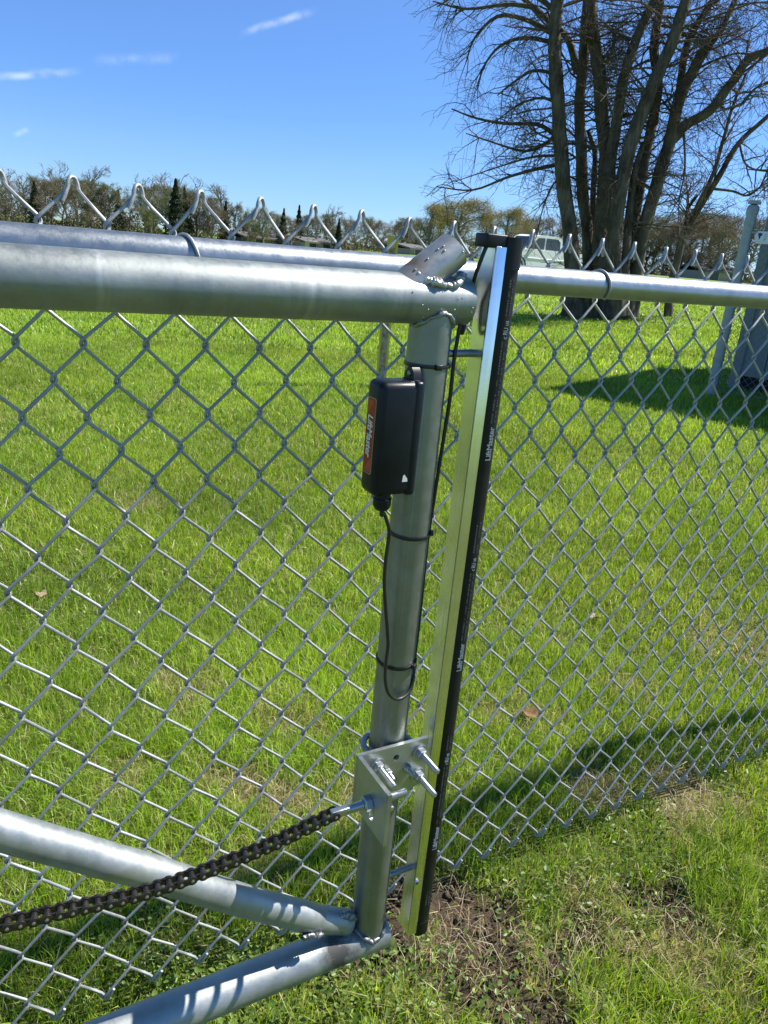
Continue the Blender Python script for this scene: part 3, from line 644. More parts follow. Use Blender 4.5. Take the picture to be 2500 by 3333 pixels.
# ------------------------------------------------------------------ zip ties and cable
def ziptie(z, ang, label, tail=.0, dz=0.0):
    p = (POSTX, G_Y, z); root = thing('zip_tie', p, label, 'zip tie', 'zip ties round the gate post')
    mb = MB(); pts = [(POSTX + (PR + .0032 * (1 if -1.1 < ((a + math.pi) % (2 * math.pi) - math.pi) < .35 else .35)) * math.cos(a), G_Y + (PR + .0012) * math.sin(a), z + dz * math.sin(a * 1.0)) for a in np.linspace(0, 2 * math.pi, 48, endpoint=False)]
    mb.tube(pts, .0024, 6, closed=True, sx=.4, ref=(0, 0, 1)); mb.build('band', M_tie, root)
    c_ = np.array((POSTX + (PR + .003) * math.cos(ang), G_Y + (PR + .003) * math.sin(ang), z + dz * math.sin(ang)))
    mb = MB(); mb.box(c_, (.0052, .0075, .0062), np.array(Matrix.Rotation(ang, 3, 'Z')), .0006); mb.build('head', M_tie, root)
    if tail:
        d_ = np.array((-math.sin(ang), math.cos(ang), 0)); mb = MB(); mb.box(c_ + d_ * (.004 + tail / 2), (.0011, tail, .0032), np.array(Matrix.Rotation(ang, 3, 'Z'))); mb.build('tail', M_tie, root)
ziptie(1.0605, -1.62, 'black zip tie round the gate post just above the transmitter box', 0, .0)
ziptie(.8545, -.42, 'black zip tie round the gate post just below the transmitter box', .006, .001)
ziptie(.6760, -1.05, 'lowest black zip tie on the post, above the hanging cable loop', 0, .0015)
yr, yfr = -.2290, -.2475
cp = [onY(1612, 776, -.238), onY(1590, 790, -.240), onY(1564, 850, -.2390), onY(1542, 915, -.230), np.array((.4590, -.2215, 1.128)), np.array((.4545, -.2215, 1.096))]
for (x, y) in [(1500, 1045), (1485, 1110), (1472, 1180), (1456, 1300), (1437, 1420), (1418, 1540), (1402, 1640), (1386, 1740), (1374, 1850), (1364, 1950), (1352, 2060), (1343, 2130)]: cp.append(onY(x + 8 * min(1, (y - 1000) / 300), y, yr))
cp += [onY(1347, 2190, -.236), onY(1340, 2235, -.243), onY(1320, 2265, -.2495), onY(1290, 2276, -.2525), onY(1264, 2255, -.2530), onY(1254, 2210, -.2520), onY(1257, 2150, -.2490), onY(1263, 2090, -.2475), onY(1256, 1990, -.2475), onY(1251, 1900, -.2460), onY(1256, 1820, -.2440), onY(1266, 1745, -.2430), onY(1264, 1712, -.2445)]
cp += [onY(1250, 1672, -.2440), np.array((gx + .001, gy, bzb - .026)), np.array((gx, gy, bzb - .018))]
mb = MB(); mb.tube(crspline(cp, 6), .0023, 10)
o = mb.build('sensor_cable', M_cable); tag(o, 'thin black cable running down the gate post from the safety edge to the transmitter', 'cable')

# ------------------------------------------------------------------ chain bracket
KX0, KX1, KZ0, KZ1, KY = .3490, .4570, .4860, .5620, G_Y - PR - .0020
TH = .0055
brk = thing('chain_bracket', ((KX0 + KX1) / 2, KY, KZ0), 'zinc plated angle bracket bolted to the gate post holding the chain', 'bracket')
def plate_holes(pts_fn, w, h, holes, th):
    """plate with round holes: grid of quads minus holes, extruded (local u, v)"""
    bm = bmesh.new()
    n = 14
    vs = [bm.verts.new((u, v, 0)) for u, v in [(0, 0), (w, 0), (w, h), (0, h)]]; es = [bm.edges.new((vs[k], vs[(k + 1) % 4])) for k in range(4)]
    for (u, v, r, sl) in holes:
        hv = [bm.verts.new((u + r * math.cos(2 * math.pi * k / n) , v + r * math.sin(2 * math.pi * k / n) + (sl / 2 if math.sin(2 * math.pi * (k + .01) / n) > 0 else -sl / 2), 0)) for k in range(n)]
        es += [bm.edges.new((hv[k], hv[(k + 1) % n])) for k in range(n)]
    bmesh.ops.triangle_fill(bm, edges=es, use_beauty=True)
    r = bmesh.ops.extrude_face_region(bm, geom=bm.faces[:]); bmesh.ops.translate(bm, vec=(0, 0, th), verts=[g for g in r['geom'] if isinstance(g, bmesh.types.BMVert)])
    bm.verts.index_update(); V = [pts_fn(*v.co) for v in bm.verts]; F = [tuple(q.index for q in f.verts) for f in bm.faces]; bm.free(); return V, F
hole = lambda x, y: onY(x, y, KY - TH)
hs_ = []
for (x, y) in [(1290, 2466), (1282, 2538)]: p = hole(x, y); hs_.append((p[0] - KX0, p[2] - KZ0, .0046, 0))
V_, F_ = plate_holes(lambda u, v, w: (KX0 + u, KY - w, KZ0 + v), KX1 - KX0, KZ1 - KZ0, hs_, TH); mb = MB(); mb.add(V_, F_); mb.build('post_plate', M_zinc, brk, 30)
PD = .0815
nutp = onX(1205, 2612, KX0); uy, uz = -(nutp[1] - KY), nutp[2] - KZ0
V_, F_ = plate_holes(lambda u, v, w: (KX0 + w, KY - TH + .0008 - u, KZ0 + v), PD, KZ1 - KZ0, [(uy - TH + .006, uz - .0105, .0052, .016)], TH); mb = MB(); mb.add(V_, F_); mb.build('chain_plate', M_zinc, brk, 30)
def stud(p, d, ln_, r, nutr, name, back=.03, washer=True):
    """threaded stud with a hex nut and washer, p on the plate face, d outward"""
    d = np.array(d, float); prof_ = [(-back, r * .9)]; k = -back
    while k < ln_ - .002: prof_ += [(k, r * .9), (k + .0007, r)]; k += .0014
    prof_ += [(ln_ - .0012, r * .95), (ln_, r * .7)]
    mb = MB(); mb.lathe(p, d, prof_, 12); s_ = mb.build(name, M_zincb, brk, 30)
    h_ = 0.0
    if washer:
        mb = MB(); mb.lathe(np.array(p) + d * .0002, d, [(0, nutr * 1.38), (.0020, nutr * 1.38)], 20); mb.build('washer', M_zincb, s_); h_ = .0023
    mb = MB(); mb.lathe(np.array(p) + d * h_, d, [(0, nutr * .93), (.0008, nutr), (nutr * .85, nutr), (nutr * .85 + .0008, nutr * .9)], 6); mb.build('nut', M_zincb, s_, 20)
    mb = MB(); mb.lathe(np.array(p) + d * (h_ + nutr * .85), d, [(0, nutr * .78), (.0022, nutr * .72), (.0024, r)], 14); mb.build('nut_collar', M_zincb, s_)
    return s_
YP = KY - TH
for (x, y) in [(1228, 2492), (1366, 2447), (1358, 2521)]: stud(onY(x, y, YP), (0, -1, 0), .046, .0043, .0082, 'u_bolt_end')
p = onY(1228, 2492, YP); stud(np.array((p[0], YP, onY(1358, 2521, YP)[2])), (0, -1, 0), .046, .0043, .0082, 'u_bolt_end')
for (x, y) in [(1262, 2515), (1325, 2500)]: stud(onY(x, y, YP), (0, -1, 0), .017, .0036, .0062, 'short_bolt', washer=False)
for z_ in (onY(1366, 2447, YP)[2], onY(1358, 2521, YP)[2]):      # the bows of the U bolts behind the post
    mb = MB(); x0_, x1_ = onY(1228, 2492, YP)[0], onY(1366, 2447, YP)[0]; cx_ = (x0_ + x1_) / 2; hw = (x1_ - x0_) / 2
    mb.tube([(x0_, KY, z_)] + [(cx_ - hw * math.cos(a), G_Y + .002 + hw * .88 * math.sin(a), z_) for a in np.linspace(0, math.pi, 18)] + [(x1_, KY, z_)], .0042, 10); mb.build('u_bolt', M_zincd, brk)
bolt_c = np.array((KX0, nutp[1], nutp[2]))
stud(bolt_c, (-1, 0, 0), .034, .0058, .0105, 'chain_bolt', back=.052, washer=False)
mb = MB(); mb.box(bolt_c + np.array((-.043, 0, 0)), (.024, .0085, .0105), bev=.0012); mb.build('clevis', M_zincb, brk)

# ------------------------------------------------------------------ roller chain
PIT = .0127
cs = [bolt_c + np.array((-.0505, 0, 0)), onY(840, 2766, bolt_c[1] + .006), onY(500, 2895, bolt_c[1] + .014), onY(200, 2965, bolt_c[1] + .022), onY(0, 3010, bolt_c[1] + .028), onY(-420, 3080, bolt_c[1] + .037), onY(-1100, 3160, bolt_c[1] + .052)]
path = crspline(cs, 40); seg = np.linalg.norm(np.diff(path, axis=0), axis=1); S_ = np.concatenate([[0], np.cumsum(seg)])
chain = thing('roller_chain', path[0], 'dark oily roller chain running from the bracket towards the lower left', 'chain')
def fig8(y, th, w=.0058, wn=.0043):
    P = []
    for a in np.linspace(-math.pi * .72, math.pi * .72, 11): P.append((PIT / 2 + w * math.cos(a), y, w * math.sin(a)))
    P.append((0, y, wn))
    for a in np.linspace(math.pi * .28, math.pi * 1.72, 11): P.append((-PIT / 2 + w * math.cos(a), y, w * math.sin(a)))
    P.append((0, y, -wn)); return P
mi = MB()
for s_ in (-1, 1): mi.prism(fig8(s_ * .0048 - .0008, .0016), (0, .0016, 0))
for s_ in (-1, 1): mi.cyl((s_ * PIT / 2, -.0040, 0), (s_ * PIT / 2, .0040, 0), .0040, 14)
m_in = mi.mesh('inner_link', M_chain, 40)
mo = MB()
for s_ in (-1, 1): mo.prism(fig8(s_ * .0068 - .0008, .0016), (0, .0016, 0))
m_out = mo.mesh('outer_link', M_chain, 40)
mp_ = MB()
for s_ in (-1, 1): mp_.lathe((s_ * PIT / 2, -.0092, 0), (0, 1, 0), [(0, .0012), (.0006, .0020), (.0178, .0020), (.0184, .0012)], 10)
m_pin = mp_.mesh('pin', M_pin, 40)
s_, k = 0.0, 0
def at_s(s): return np.array([np.interp(s, S_, path[:, c_]) for c_ in range(3)])
while s_ + PIT < S_[-1] and k < 60:
    a_, b_ = at_s(s_), at_s(s_ + PIT); mid = (a_ + b_) / 2 - path[0]; d_ = (b_ - a_) / np.linalg.norm(b_ - a_)
    X_ = Vector(-d_); Y_ = Vector((0, 1, 0)); Y_ = (Y_ - X_ * X_.dot(Y_)).normalized(); Z_ = X_.cross(Y_)
    Mx = Matrix(((X_.x, Y_.x, Z_.x, mid[0]), (X_.y, Y_.y, Z_.y, mid[1]), (X_.z, Y_.z, Z_.z, mid[2]), (0, 0, 0, 1)))
    o = bpy.data.objects.new('outer_link' if k % 2 == 0 else 'inner_link', m_out if k % 2 == 0 else m_in); COL.objects.link(o); o.parent = chain; o.matrix_local = Mx
    if k % 2 == 0: p_ = bpy.data.objects.new('pin', m_pin); COL.objects.link(p_); p_.parent = o
    s_ += PIT; k += 1

# ------------------------------------------------------------------ trees
def barkmat(name, c0, c1, c2, sc=18):
    m, t, b = mat(name, c1, .92, 0, .15); n1 = noise(t, sc, 6, .7, stretch=(1, 1, .18), dist=.6); n2 = noise(t, sc * .2, 3)
    c = mixc(t, .45, ramp(t, n1, [(.32, c0), (.5, c1), (.68, c2)]), ramp(t, n2, [(.3, c0), (.7, c2)])); t.links.new(c, b.inputs['Base Color']); bump(t, b, n1, .9, .04); return m
M_bark = barkmat('grey_brown_bark', (.025, .018, .014), (.085, .068, .054), (.24, .20, .165), 14)
M_twig = barkmat('tan_twigs', (.06, .045, .034), (.12, .094, .072), (.20, .16, .125), 30)
M_farbark = barkmat('far_bark', (.13, .115, .10), (.20, .175, .155), (.28, .25, .22), 4)

class Tree:
    def __init__(s, seed): s.R = random.Random(seed); s.limbs = []; s.ends = []
    def limb(s, pts, r0, r1, lvl): s.limbs.append((np.asarray(pts, float), r0, r1, lvl))
    def grow(s, p, d, ln_, r, lvl, maxl, droop=0.0, kids=(7, 6, 4), spread=.75, shrink=.55, tip=.25, wig=.16):
        R = s.R; n = 6 if lvl < maxl else 4; P = [np.array(p, float)]; d = np.array(d, float); d /= np.linalg.norm(d)
        for k in range(n):
            d = d + np.array([R.gauss(0, wig), R.gauss(0, wig), R.gauss(0, wig) - droop * (k / n)]); d /= np.linalg.norm(d); P.append(P[-1] + d * ln_ / n)
        s.limb(P, r, max(r * tip, .0022), lvl)
        if lvl >= maxl: s.ends.append(P[-1]); return
        for _ in range(kids[min(lvl, len(kids) - 1)]):
            f = R.uniform(.22, 1.0); q = f * n; k = min(int(q), n - 1); pp = P[k] + (P[k + 1] - P[k]) * (q - k); dd = P[k + 1] - P[k]; dd /= np.linalg.norm(dd)
            a = np.cross(dd, [R.gauss(0, 1), R.gauss(0, 1), R.gauss(0, 1)]); a /= np.linalg.norm(a) + 1e-9
            nd = dd * (1 - spread * .5) + a * spread + np.array([0, 0, .12])
            s.grow(pp, nd, ln_ * shrink * R.uniform(.6, 1.15) * (1.15 - .45 * f), r * (1 - .55 * f) * .5, lvl + 1, maxl, droop, kids, spread, shrink, tip, wig)
    def norm(s):
        zs = sorted(l[0][:, 2].max() for l in s.limbs); k = 1.0 / zs[int(len(zs) * .97)]
        s.limbs = [(P * k, a * k, b_ * k, l) for P, a, b_, l in s.limbs if np.hypot(P[:, 0], P[:, 1]).max() * k < .48 and P[:, 2].max() * k < 1.03]; return s
    def mesh(s, lv, name, matl, rmin=0.0, scale=1.0):
        Vs, Qs, k0 = [], [], 0
        for (P, r0, r1, l) in s.limbs:
            if l not in lv: continue
            n = {0: 10, 1: 6, 2: 4}.get(l, 3); m_ = len(P); T = np.gradient(P, axis=0); T /= np.linalg.norm(T, axis=1)[:, None] + 1e-9
            ref = np.array([.31, .87, .2]) if abs(T[0][1]) < .8 else np.array([.9, .1, .3]); a = np.cross(T, ref); a /= np.linalg.norm(a, axis=1)[:, None] + 1e-9; b_ = np.cross(T, a)
            an = np.linspace(0, 2 * math.pi, n, endpoint=False); rr_ = np.maximum(np.linspace(r0, r1, m_), rmin)
            if l == 0: rr_ = rr_[:, None] * (1 + .09 * np.sin(an * 3 + np.arange(m_)[:, None] * .8) + .06 * np.sin(an * 5 + 1.3 * np.arange(m_)[:, None]))
            else: rr_ = rr_[:, None] * np.ones((1, n))
            V_ = P[:, None, :] + rr_[:, :, None] * (np.cos(an)[None, :, None] * a[:, None, :] + np.sin(an)[None, :, None] * b_[:, None, :])
            Vs.append(V_.reshape(-1, 3)); i_ = np.arange(m_ * n).reshape(m_, n) + k0; j_ = np.roll(i_, -1, 1)
            Qs.append(np.stack([i_[:-1], j_[:-1], j_[1:], i_[1:]], -1).reshape(-1, 4)); k0 += m_ * n
        me = bpy.data.meshes.new(name); o = bigmesh(name, np.concatenate(Vs), np.concatenate(Qs), None, matl); me = o.data; bpy.data.objects.remove(o); return me

TD = None
tb = ground(1935, 1034); TDIST = math.hypot(tb[0] - CAM[0], tb[1] - CAM[1])
tree = thing('bare_tree', (tb[0], tb[1], tb[2]), 'large leafless tree with many grey trunks rising from one base', 'tree')
def c4(x, y): return 1300 + x * .7233, y * .7233
def tp(x, y, dd=0.0): return far(*c4(x, y), TDIST + dd)
T1 = Tree(4)
pxm = TDIST * .7233 / FPX * 1.06                      # metres per crop pixel at the tree
stems = [([(790, 1425), (772, 1090), (745, 880), (728, 700), (718, 520), (705, 330), (700, 150), (714, -40), (730, -250)], 31, 21, -.5),
         ([(860, 1425), (850, 1090), (828, 900), (818, 700), (812, 450), (830, 250), (846, 0), (850, -220)], 26, 17, .3),
         ([(925, 1428), (905, 1080), (925, 850), (930, 690), (910, 500), (895, 300), (866, 100), (855, -80), (840, -260)], 33, 19, .0),
         ([(940, 830), (955, 690), (985, 500), (1022, 300), (1095, 110), (1165, -40), (1230, -200)], 24, 13, -.3),
         ([(985, 1425), (965, 1090), (1010, 780), (1085, 520), (1175, 310), (1235, 170), (1290, 0), (1340, -180)], 30, 17, -.6),
         ([(1000, 1420), (1040, 1090), (1085, 820), (1125, 610), (1165, 400), (1145, 230), (1170, 40), (1180, -150)], 24, 14, .4),
         ([(1040, 1425), (1090, 1070), (1150, 860), (1208, 660), (1265, 440), (1330, 300), (1375, 215), (1365, 168)], 29, 16, .1),
         ([(1228, 625), (1300, 555), (1400, 495), (1495, 370), (1575, 265), (1670, 225), (1800, 160)], 21, 12, .1),
         ([(1335, 300), (1400, 200), (1455, 120), (1510, 0), (1560, -120)], 13, 8, .1),
         ([(1255, 440), (1290, 220), (1340, 110), (1410, 0), (1450, -90)], 15, 9, .6),
         ([(1010, 1420), (1020, 1150), (1035, 950), (1062, 760), (1100, 640)], 20, 9, -.2),
         ([(900, 1425), (880, 1150), (872, 900), (880, 700), (850, 590)], 17, 8, .5),
         ([(800, 330), (765, 190), (690, 110), (600, 30), (520, -40)], 15, 8, .4)]
for (pts, r0, r1, dd) in stems:
    P = crspline([tp(x, y, dd) for x, y in pts], 5); T1.limb(P, r0 * pxm * .95, r1 * pxm * .95, 0)
    n = len(P); up = P[-1] - P[0]; nb = int(18 * np.linalg.norm(up) / 6) + 4
    for _ in range(nb):
        f = T1.R.uniform(.22, 1.0) if pts[0][1] > 1300 else T1.R.uniform(.1, 1); k = min(int(f * (n - 1)), n - 2); q = P[k]
        sg = T1.R.choice((-1, 1)); d_ = np.array([RT[0, 0], RT[1, 0], 0]) * sg * T1.R.uniform(.4, 1.1) + np.array([RT[0, 2], RT[1, 2], 0]) * T1.R.gauss(0, .5) + np.array([0, 0, T1.R.uniform(-.1, .7)])
        T1.grow(q, d_, T1.R.uniform(.7, 1.7) * (.65 + .5 * f), .022 * T1.R.uniform(.6, 1.2), 1, 3, droop=T1.R.uniform(.05, .28), kids=(0, 8, 6), spread=.8, shrink=.55, tip=.3)
# explicit long limbs reaching left and drooping
for (pts, r0) in [([(705, 610), (620, 560), (470, 555), (340, 530), (235, 490)], 9), ([(712, 600), (650, 650), (560, 680), (420, 640), (300, 600)], 8), ([(715, 740), (600, 765), (480, 800), (330, 855), (165, 840)], 8),
                  ([(722, 700), (610, 705), (480, 740), (300, 800)], 6), ([(690, 150), (560, 85), (440, 75), (340, 170), (300, 280)], 10), ([(690, 190), (560, 170), (450, 210), (380, 300), (350, 400)], 8), ([(600, 30), (480, 20), (300, 40), (150, 5)], 9),
                  ([(700, 330), (600, 320), (500, 380), (440, 430)], 7), ([(720, 470), (640, 440), (540, 470), (470, 520)], 6), ([(735, 780), (680, 850), (640, 960), (620, 1060)], 5), ([(1280, 600), (1285, 760), (1260, 900), (1255, 1050)], 5),
                  ([(1230, 240), (1180, 190), (1110, 230), (1080, 300)], 6), ([(1040, 180), (980, 170), (940, 260)], 6), ([(1540, 470), (1470, 490), (1400, 510)], 6), ([(1545, 465), (1600, 400), (1670, 360)], 7), ([(1500, 370), (1560, 250), (1570, 190)], 7),
                  ([(715, 60), (600, -20), (420, -60), (260, -20), (170, 30)], 9), ([(1659, 225), (1560, 330), (1480, 350)], 4)]:
    dd = T1.R.uniform(-.8, .8); P = crspline([tp(x, y, dd * k / len(pts)) for k, (x, y) in enumerate(pts)], 4); T1.limb(P, r0 * pxm, r0 * pxm * .25, 1)
    for _ in range(13 if r0 > 6 else 8):
        f = T1.R.uniform(.15, 1); k = min(int(f * (len(P) - 1)), len(P) - 2); dl = P[k + 1] - P[k]; dl /= np.linalg.norm(dl)
        T1.grow(P[k], dl * .8 + np.array([T1.R.gauss(0, .5), T1.R.gauss(0, .5), T1.R.gauss(-.05, .5)]), T1.R.uniform(.5, 1.1), .011, 2, 3, droop=.2, kids=(0, 0, 7), spread=.8, shrink=.6)
for _ in range(150):                                  # short shoots sprouting low on the trunks
    L0 = [l for l in T1.limbs if l[3] == 0][T1.R.choice((0, 1, 2, 4, 5, 6, 10, 11))][0]; q = L0[T1.R.randrange(3, max(4, len(L0) * 2 // 3))]; a = T1.R.uniform(0, 6.28)
    T1.grow(q, (math.cos(a), math.sin(a), T1.R.uniform(.1, 1.2)), T1.R.uniform(.35, .9), .010, 2, 3, droop=.1, kids=(0, 0, 6), spread=.8, shrink=.6)
print('big tree limbs', len(T1.limbs))
for k, L_ in enumerate([l for l in T1.limbs if l[3] == 0]):
    tt = Tree(1); tt.limbs = [L_]; put('trunk' if k in (0, 1, 2, 4, 5, 6) else 'limb', tt.mesh((0,), 'trunk', M_bark), tree)
put('branches', T1.mesh((1, 2), 'branches', M_twig), tree); put('twigs', T1.mesh((3,), 'twigs', M_twig, .0032), tree)
mb = MB()                                             # swollen shared base
for (x, r_) in [(1862, .21), (1905, .26), (1950, .26), (1995, .22), (2035, .17)]:
    p = far(x, 1030, TDIST + RND.uniform(-.2, .2)); p[2] = float(terr(p[0], p[1])); mb.tube([p + (0, 0, -.1), p + (0, 0, .05), p + (0, 0, .3), p + (0, 0, .8)], [r_ * 1.45, r_ * 1.2, r_ * .95, r_ * .75], 14)
mb.build('root_flare', M_bark, tree, 80)
# smaller leaning tree to its right
sb = ground(2176, 1030); SD = math.hypot(sb[0] - CAM[0], sb[1] - CAM[1])
tree2 = thing('leaning_tree', tuple(sb), 'slender leafless tree leaning right beside the many trunked tree', 'tree')
T2 = Tree(9); spx = SD * .7233 / FPX * 1.06
def tq(x, y, dd=0): return far(*c4(x, y), SD + dd)
for (pts, r0, r1, dd) in [([(1208, 1425), (1220, 1300), (1255, 1150), (1290, 1040), (1360, 920), (1440, 790), (1530, 640), (1640, 540), (1760, 430)], 17, 6, 0), ([(1262, 1130), (1290, 1000), (1296, 945), (1340, 880)], 8, 5, .2),
                      ([(1300, 1010), (1370, 870), (1420, 760), (1460, 620), (1500, 480), (1560, 330)], 9, 4, -.3), ([(1410, 850), (1500, 860), (1570, 880), (1640, 830), (1720, 810)], 5, 2, .3), ([(1530, 645), (1560, 740), (1640, 770), (1720, 760)], 4, 2, .1)]:
    P = crspline([tq(x, y, dd * k / len(pts)) for k, (x, y) in enumerate(pts)], 5); T2.limb(P, r0 * spx, r1 * spx, 0)
    for _ in range(13):
        f = T2.R.uniform(.3, 1); k = min(int(f * (len(P) - 1)), len(P) - 2); dl = P[k + 1] - P[k]; dl /= np.linalg.norm(dl)
        T2.grow(P[k], dl * .6 + np.array([T2.R.gauss(0, .6), T2.R.gauss(0, .6), T2.R.gauss(.1, .5)]), T2.R.uniform(.6, 1.5), .016, 1, 3, droop=.12, kids=(0, 5, 3), spread=.75)
for L_ in [l for l in T2.limbs if l[3] == 0]:
    tt = Tree(1); tt.limbs = [L_]; put('trunk', tt.mesh((0,), 'trunk', M_bark), tree2)
put('twigs', T2.mesh((1, 2, 3), 'twigs', M_twig, .0036), tree2)
for tr_ in (tree, tree2):
    for ch in tr_.children: ch.matrix_parent_inverse = Matrix.Translation(-Vector(tr_.location))

# ------------------------------------------------------------------ far treeline
def leafcards(n, fn, size, cols, seed):
    R = np.random.default_rng(seed); P = np.array([fn(R) for _ in range(n)]); a = R.normal(0, 1, (n, 3)); a /= np.linalg.norm(a, axis=1)[:, None]; b_ = np.cross(a, R.normal(0, 1, (n, 3))); b_ /= np.linalg.norm(b_, axis=1)[:, None]
    s_ = (size * R.uniform(.5, 1.4, n))[:, None]; V = np.stack([P - a * s_, P + b_ * s_ * .6, P + a * s_, P - b_ * s_ * .6], 1).reshape(-1, 3); q = np.arange(n * 4).reshape(n, 4)
    c_ = np.asarray(cols)[R.integers(0, len(cols), n)] * R.uniform(.7, 1.25, (n, 1)); return V, q, np.repeat(c_, 4, 0)
M_farleaf = leafmat('far_foliage', .25, .7)
def bare_var(seed, kids=(8, 7, 6), up=.25):
    T = Tree(seed); R = T.R; h = 1.0
    P = crspline([(0, 0, -.02), (R.gauss(0, .01), R.gauss(0, .01), .2), (R.gauss(0, .02), R.gauss(0, .02), .45), (R.gauss(0, .03), R.gauss(0, .03), .72)], 4); T.limb(P, .022, .009, 0)
    for _ in range(15):
        f = R.uniform(.28, 1); k = min(int(f * (len(P) - 1)), len(P) - 2); a = R.uniform(0, 6.28)
        T.grow(P[k], (math.cos(a) * .65, math.sin(a) * .65, R.uniform(.5, 1.1)), R.uniform(.25, .42), .009, 1, 3, droop=.03, kids=(0, 7, 6), spread=.62, shrink=.55)
    return T.norm()
BV = []
for sd_ in (21, 22, 23, 24):
    T = bare_var(sd_); BV.append((T.mesh((0, 1), 'trunk', M_farbark, .0022), T.mesh((2, 3), 'crown', M_farbark, .0021)))
def bud_var(seed, cols, n=2600, sg_=.026):
    T = bare_var(seed); E = [l[0][k] for l in T.limbs if l[3] >= 2 for k in (-1, -2)]; R0 = np.random.default_rng(seed)
    V, q, c_ = leafcards(n, lambda R: E[R.integers(0, len(E))] + R.normal(0, sg_, 3), .0062, cols, seed); o = bigmesh('crown', V, q, None, M_farleaf, c_); me = o.data; bpy.data.objects.remove(o)
    return T.mesh((0, 1, 2, 3), 'trunk', M_farbark, .0018), me
GOLD = [(.29, .235, .085), (.30, .25, .10), (.20, .17, .06), (.24, .23, .09)]; YG = [(.17, .19, .05), (.22, .23, .07), (.13, .15, .04)]; BRN = [(.15, .105, .075), (.19, .14, .10), (.12, .095, .06), (.15, .135, .07)]
BUD = [bud_var(31, GOLD, 26000, .042), bud_var(32, YG, 13000), bud_var(33, BRN, 12000), bud_var(34, [(.11, .115, .05), (.15, .14, .07), (.09, .10, .04)], 14000)]
def spruce_var(seed):
    def fn(R):
        z = R.uniform(.04, 1) ** .85; lay = .78 + .22 * math.sin(z * 60); r_ = (1 - z) * .29 * lay * math.sqrt(R.uniform(.15, 1)) + .006; a = R.uniform(0, 6.28); return np.array([r_ * math.cos(a) * (1 + .2 * math.sin(3 * a + seed)), r_ * math.sin(a), z - r_ * .28])
    V, q, c_ = leafcards(7500, fn, .015, [(.024, .042, .020), (.034, .055, .026), (.018, .030, .016), (.05, .06, .03)], seed); o = bigmesh('crown', V, q, None, M_farleaf, c_); me = o.data; bpy.data.objects.remove(o)
    mb = MB(); mb.tube([(0, 0, -.02), (0, 0, .5), (0, 0, .97)], [.022, .013, .003], 7); return mb.mesh('trunk', M_farbark), me
SPR = [spruce_var(41), spruce_var(42)]
ORD = ['first', 'second', 'third', 'fourth', 'fifth', 'sixth', 'seventh', 'eighth', 'ninth', 'tenth', 'eleventh', 'twelfth', 'thirteenth', 'fourteenth', 'fifteenth', 'sixteenth', 'seventeenth', 'eighteenth', 'nineteenth', 'twentieth', 'twenty-first', 'twenty-second', 'twenty-third', 'twenty-fourth', 'twenty-fifth', 'twenty-sixth', 'twenty-seventh', 'twenty-eighth', 'twenty-ninth', 'thirtieth', 'thirty-first', 'thirty-second', 'thirty-third']
spec = []   # px x of the trunk, px y of the top, distance, kind
for x, y, d in [(-70, 540, 120), (8, 545, 128), (75, 560, 118), (205, 528, 126), (290, 540, 122), (470, 572, 130), (560, 565, 124), (640, 580, 128), (725, 600, 122), (1085, 668, 128), (1130, 700, 150), (1215, 705, 160), (1765, 700, 120), (1850, 690, 125), (2010, 700, 130), (2240, 695, 120), (2390, 700, 118), (2475, 690, 122)]: spec.append((x, y, d, 'bare'))
for x, y, d in [(110, 590, 106), (385, 618, 112), (572, 582, 104), (600, 610, 110), (735, 655, 112), (925, 678, 108), (975, 668, 112), (800, 690, 118), (1105, 712, 105)]: spec.append((x, y, d, 'spruce'))
for x, y, d in [(1410, 668, 82), (1505, 655, 84), (1655, 685, 84)]: spec.append((x, y, d, 'gold'))
for x, y, d in [(860, 690, 105), (500, 640, 104), (330, 600, 112), (2130, 715, 110), (1320, 718, 140)]: spec.append((x, y, d, 'green'))
for x, y, d in [(30, 600, 108), (150, 590, 106), (250, 605, 104), (420, 650, 118), (640, 640, 112), (690, 660, 108), (1030, 715, 118), (1160, 722, 115), (1250, 728, 112), (1290, 722, 118), (1740, 725, 110), (2190, 725, 108), (2300, 720, 106), (2360, 715, 104), (2440, 715, 108), (815, 700, 108), (950, 710, 104), (1130, 716, 110), (1225, 722, 108), (1370, 712, 112), (1800, 715, 112), (1950, 712, 114), (2090, 715, 110), (2250, 712, 108)]: spec.append((x, y, d, 'brown'))
for x, y, d in [(-30, 590, 112), (120, 585, 116), (165, 600, 110), (200, 590, 114), (245, 596, 118), (290, 592, 112), (350, 610, 110), (480, 615, 114), (540, 612, 110), (610, 620, 112), (680, 640, 110), (1200, 712, 150), (1720, 715, 130), (770, 672, 120), (850, 680, 116), (905, 700, 112), (1000, 706, 116), (1065, 700, 120), (1335, 716, 118), (1445, 690, 112), (1590, 700, 110), (1880, 705, 120), (2060, 708, 116), (2155, 705, 120), (2270, 700, 114), (2345, 698, 112)]: spec.append((x, y, d, 'dull'))
LAB = {'bare': ('bare_far_tree', 'tall leafless grey tree in the far treeline, {} of them from the left'), 'spruce': ('spruce_tree', 'dark green conical spruce in the far treeline, {} spruce from the left'),
       'gold': ('budding_tree', 'round golden budding tree behind the gate corner, {} of three from the left'), 'green': ('budding_green_tree', 'yellow green budding tree in the far treeline, {} such tree from the left'),
       'brown': ('brown_budding_tree', 'low reddish brown budding tree in the far treeline, {} such tree from the left'), 'dull': ('olive_tree', 'dull olive brown tree in the far treeline, {} olive tree from the left')}
cnt = {}
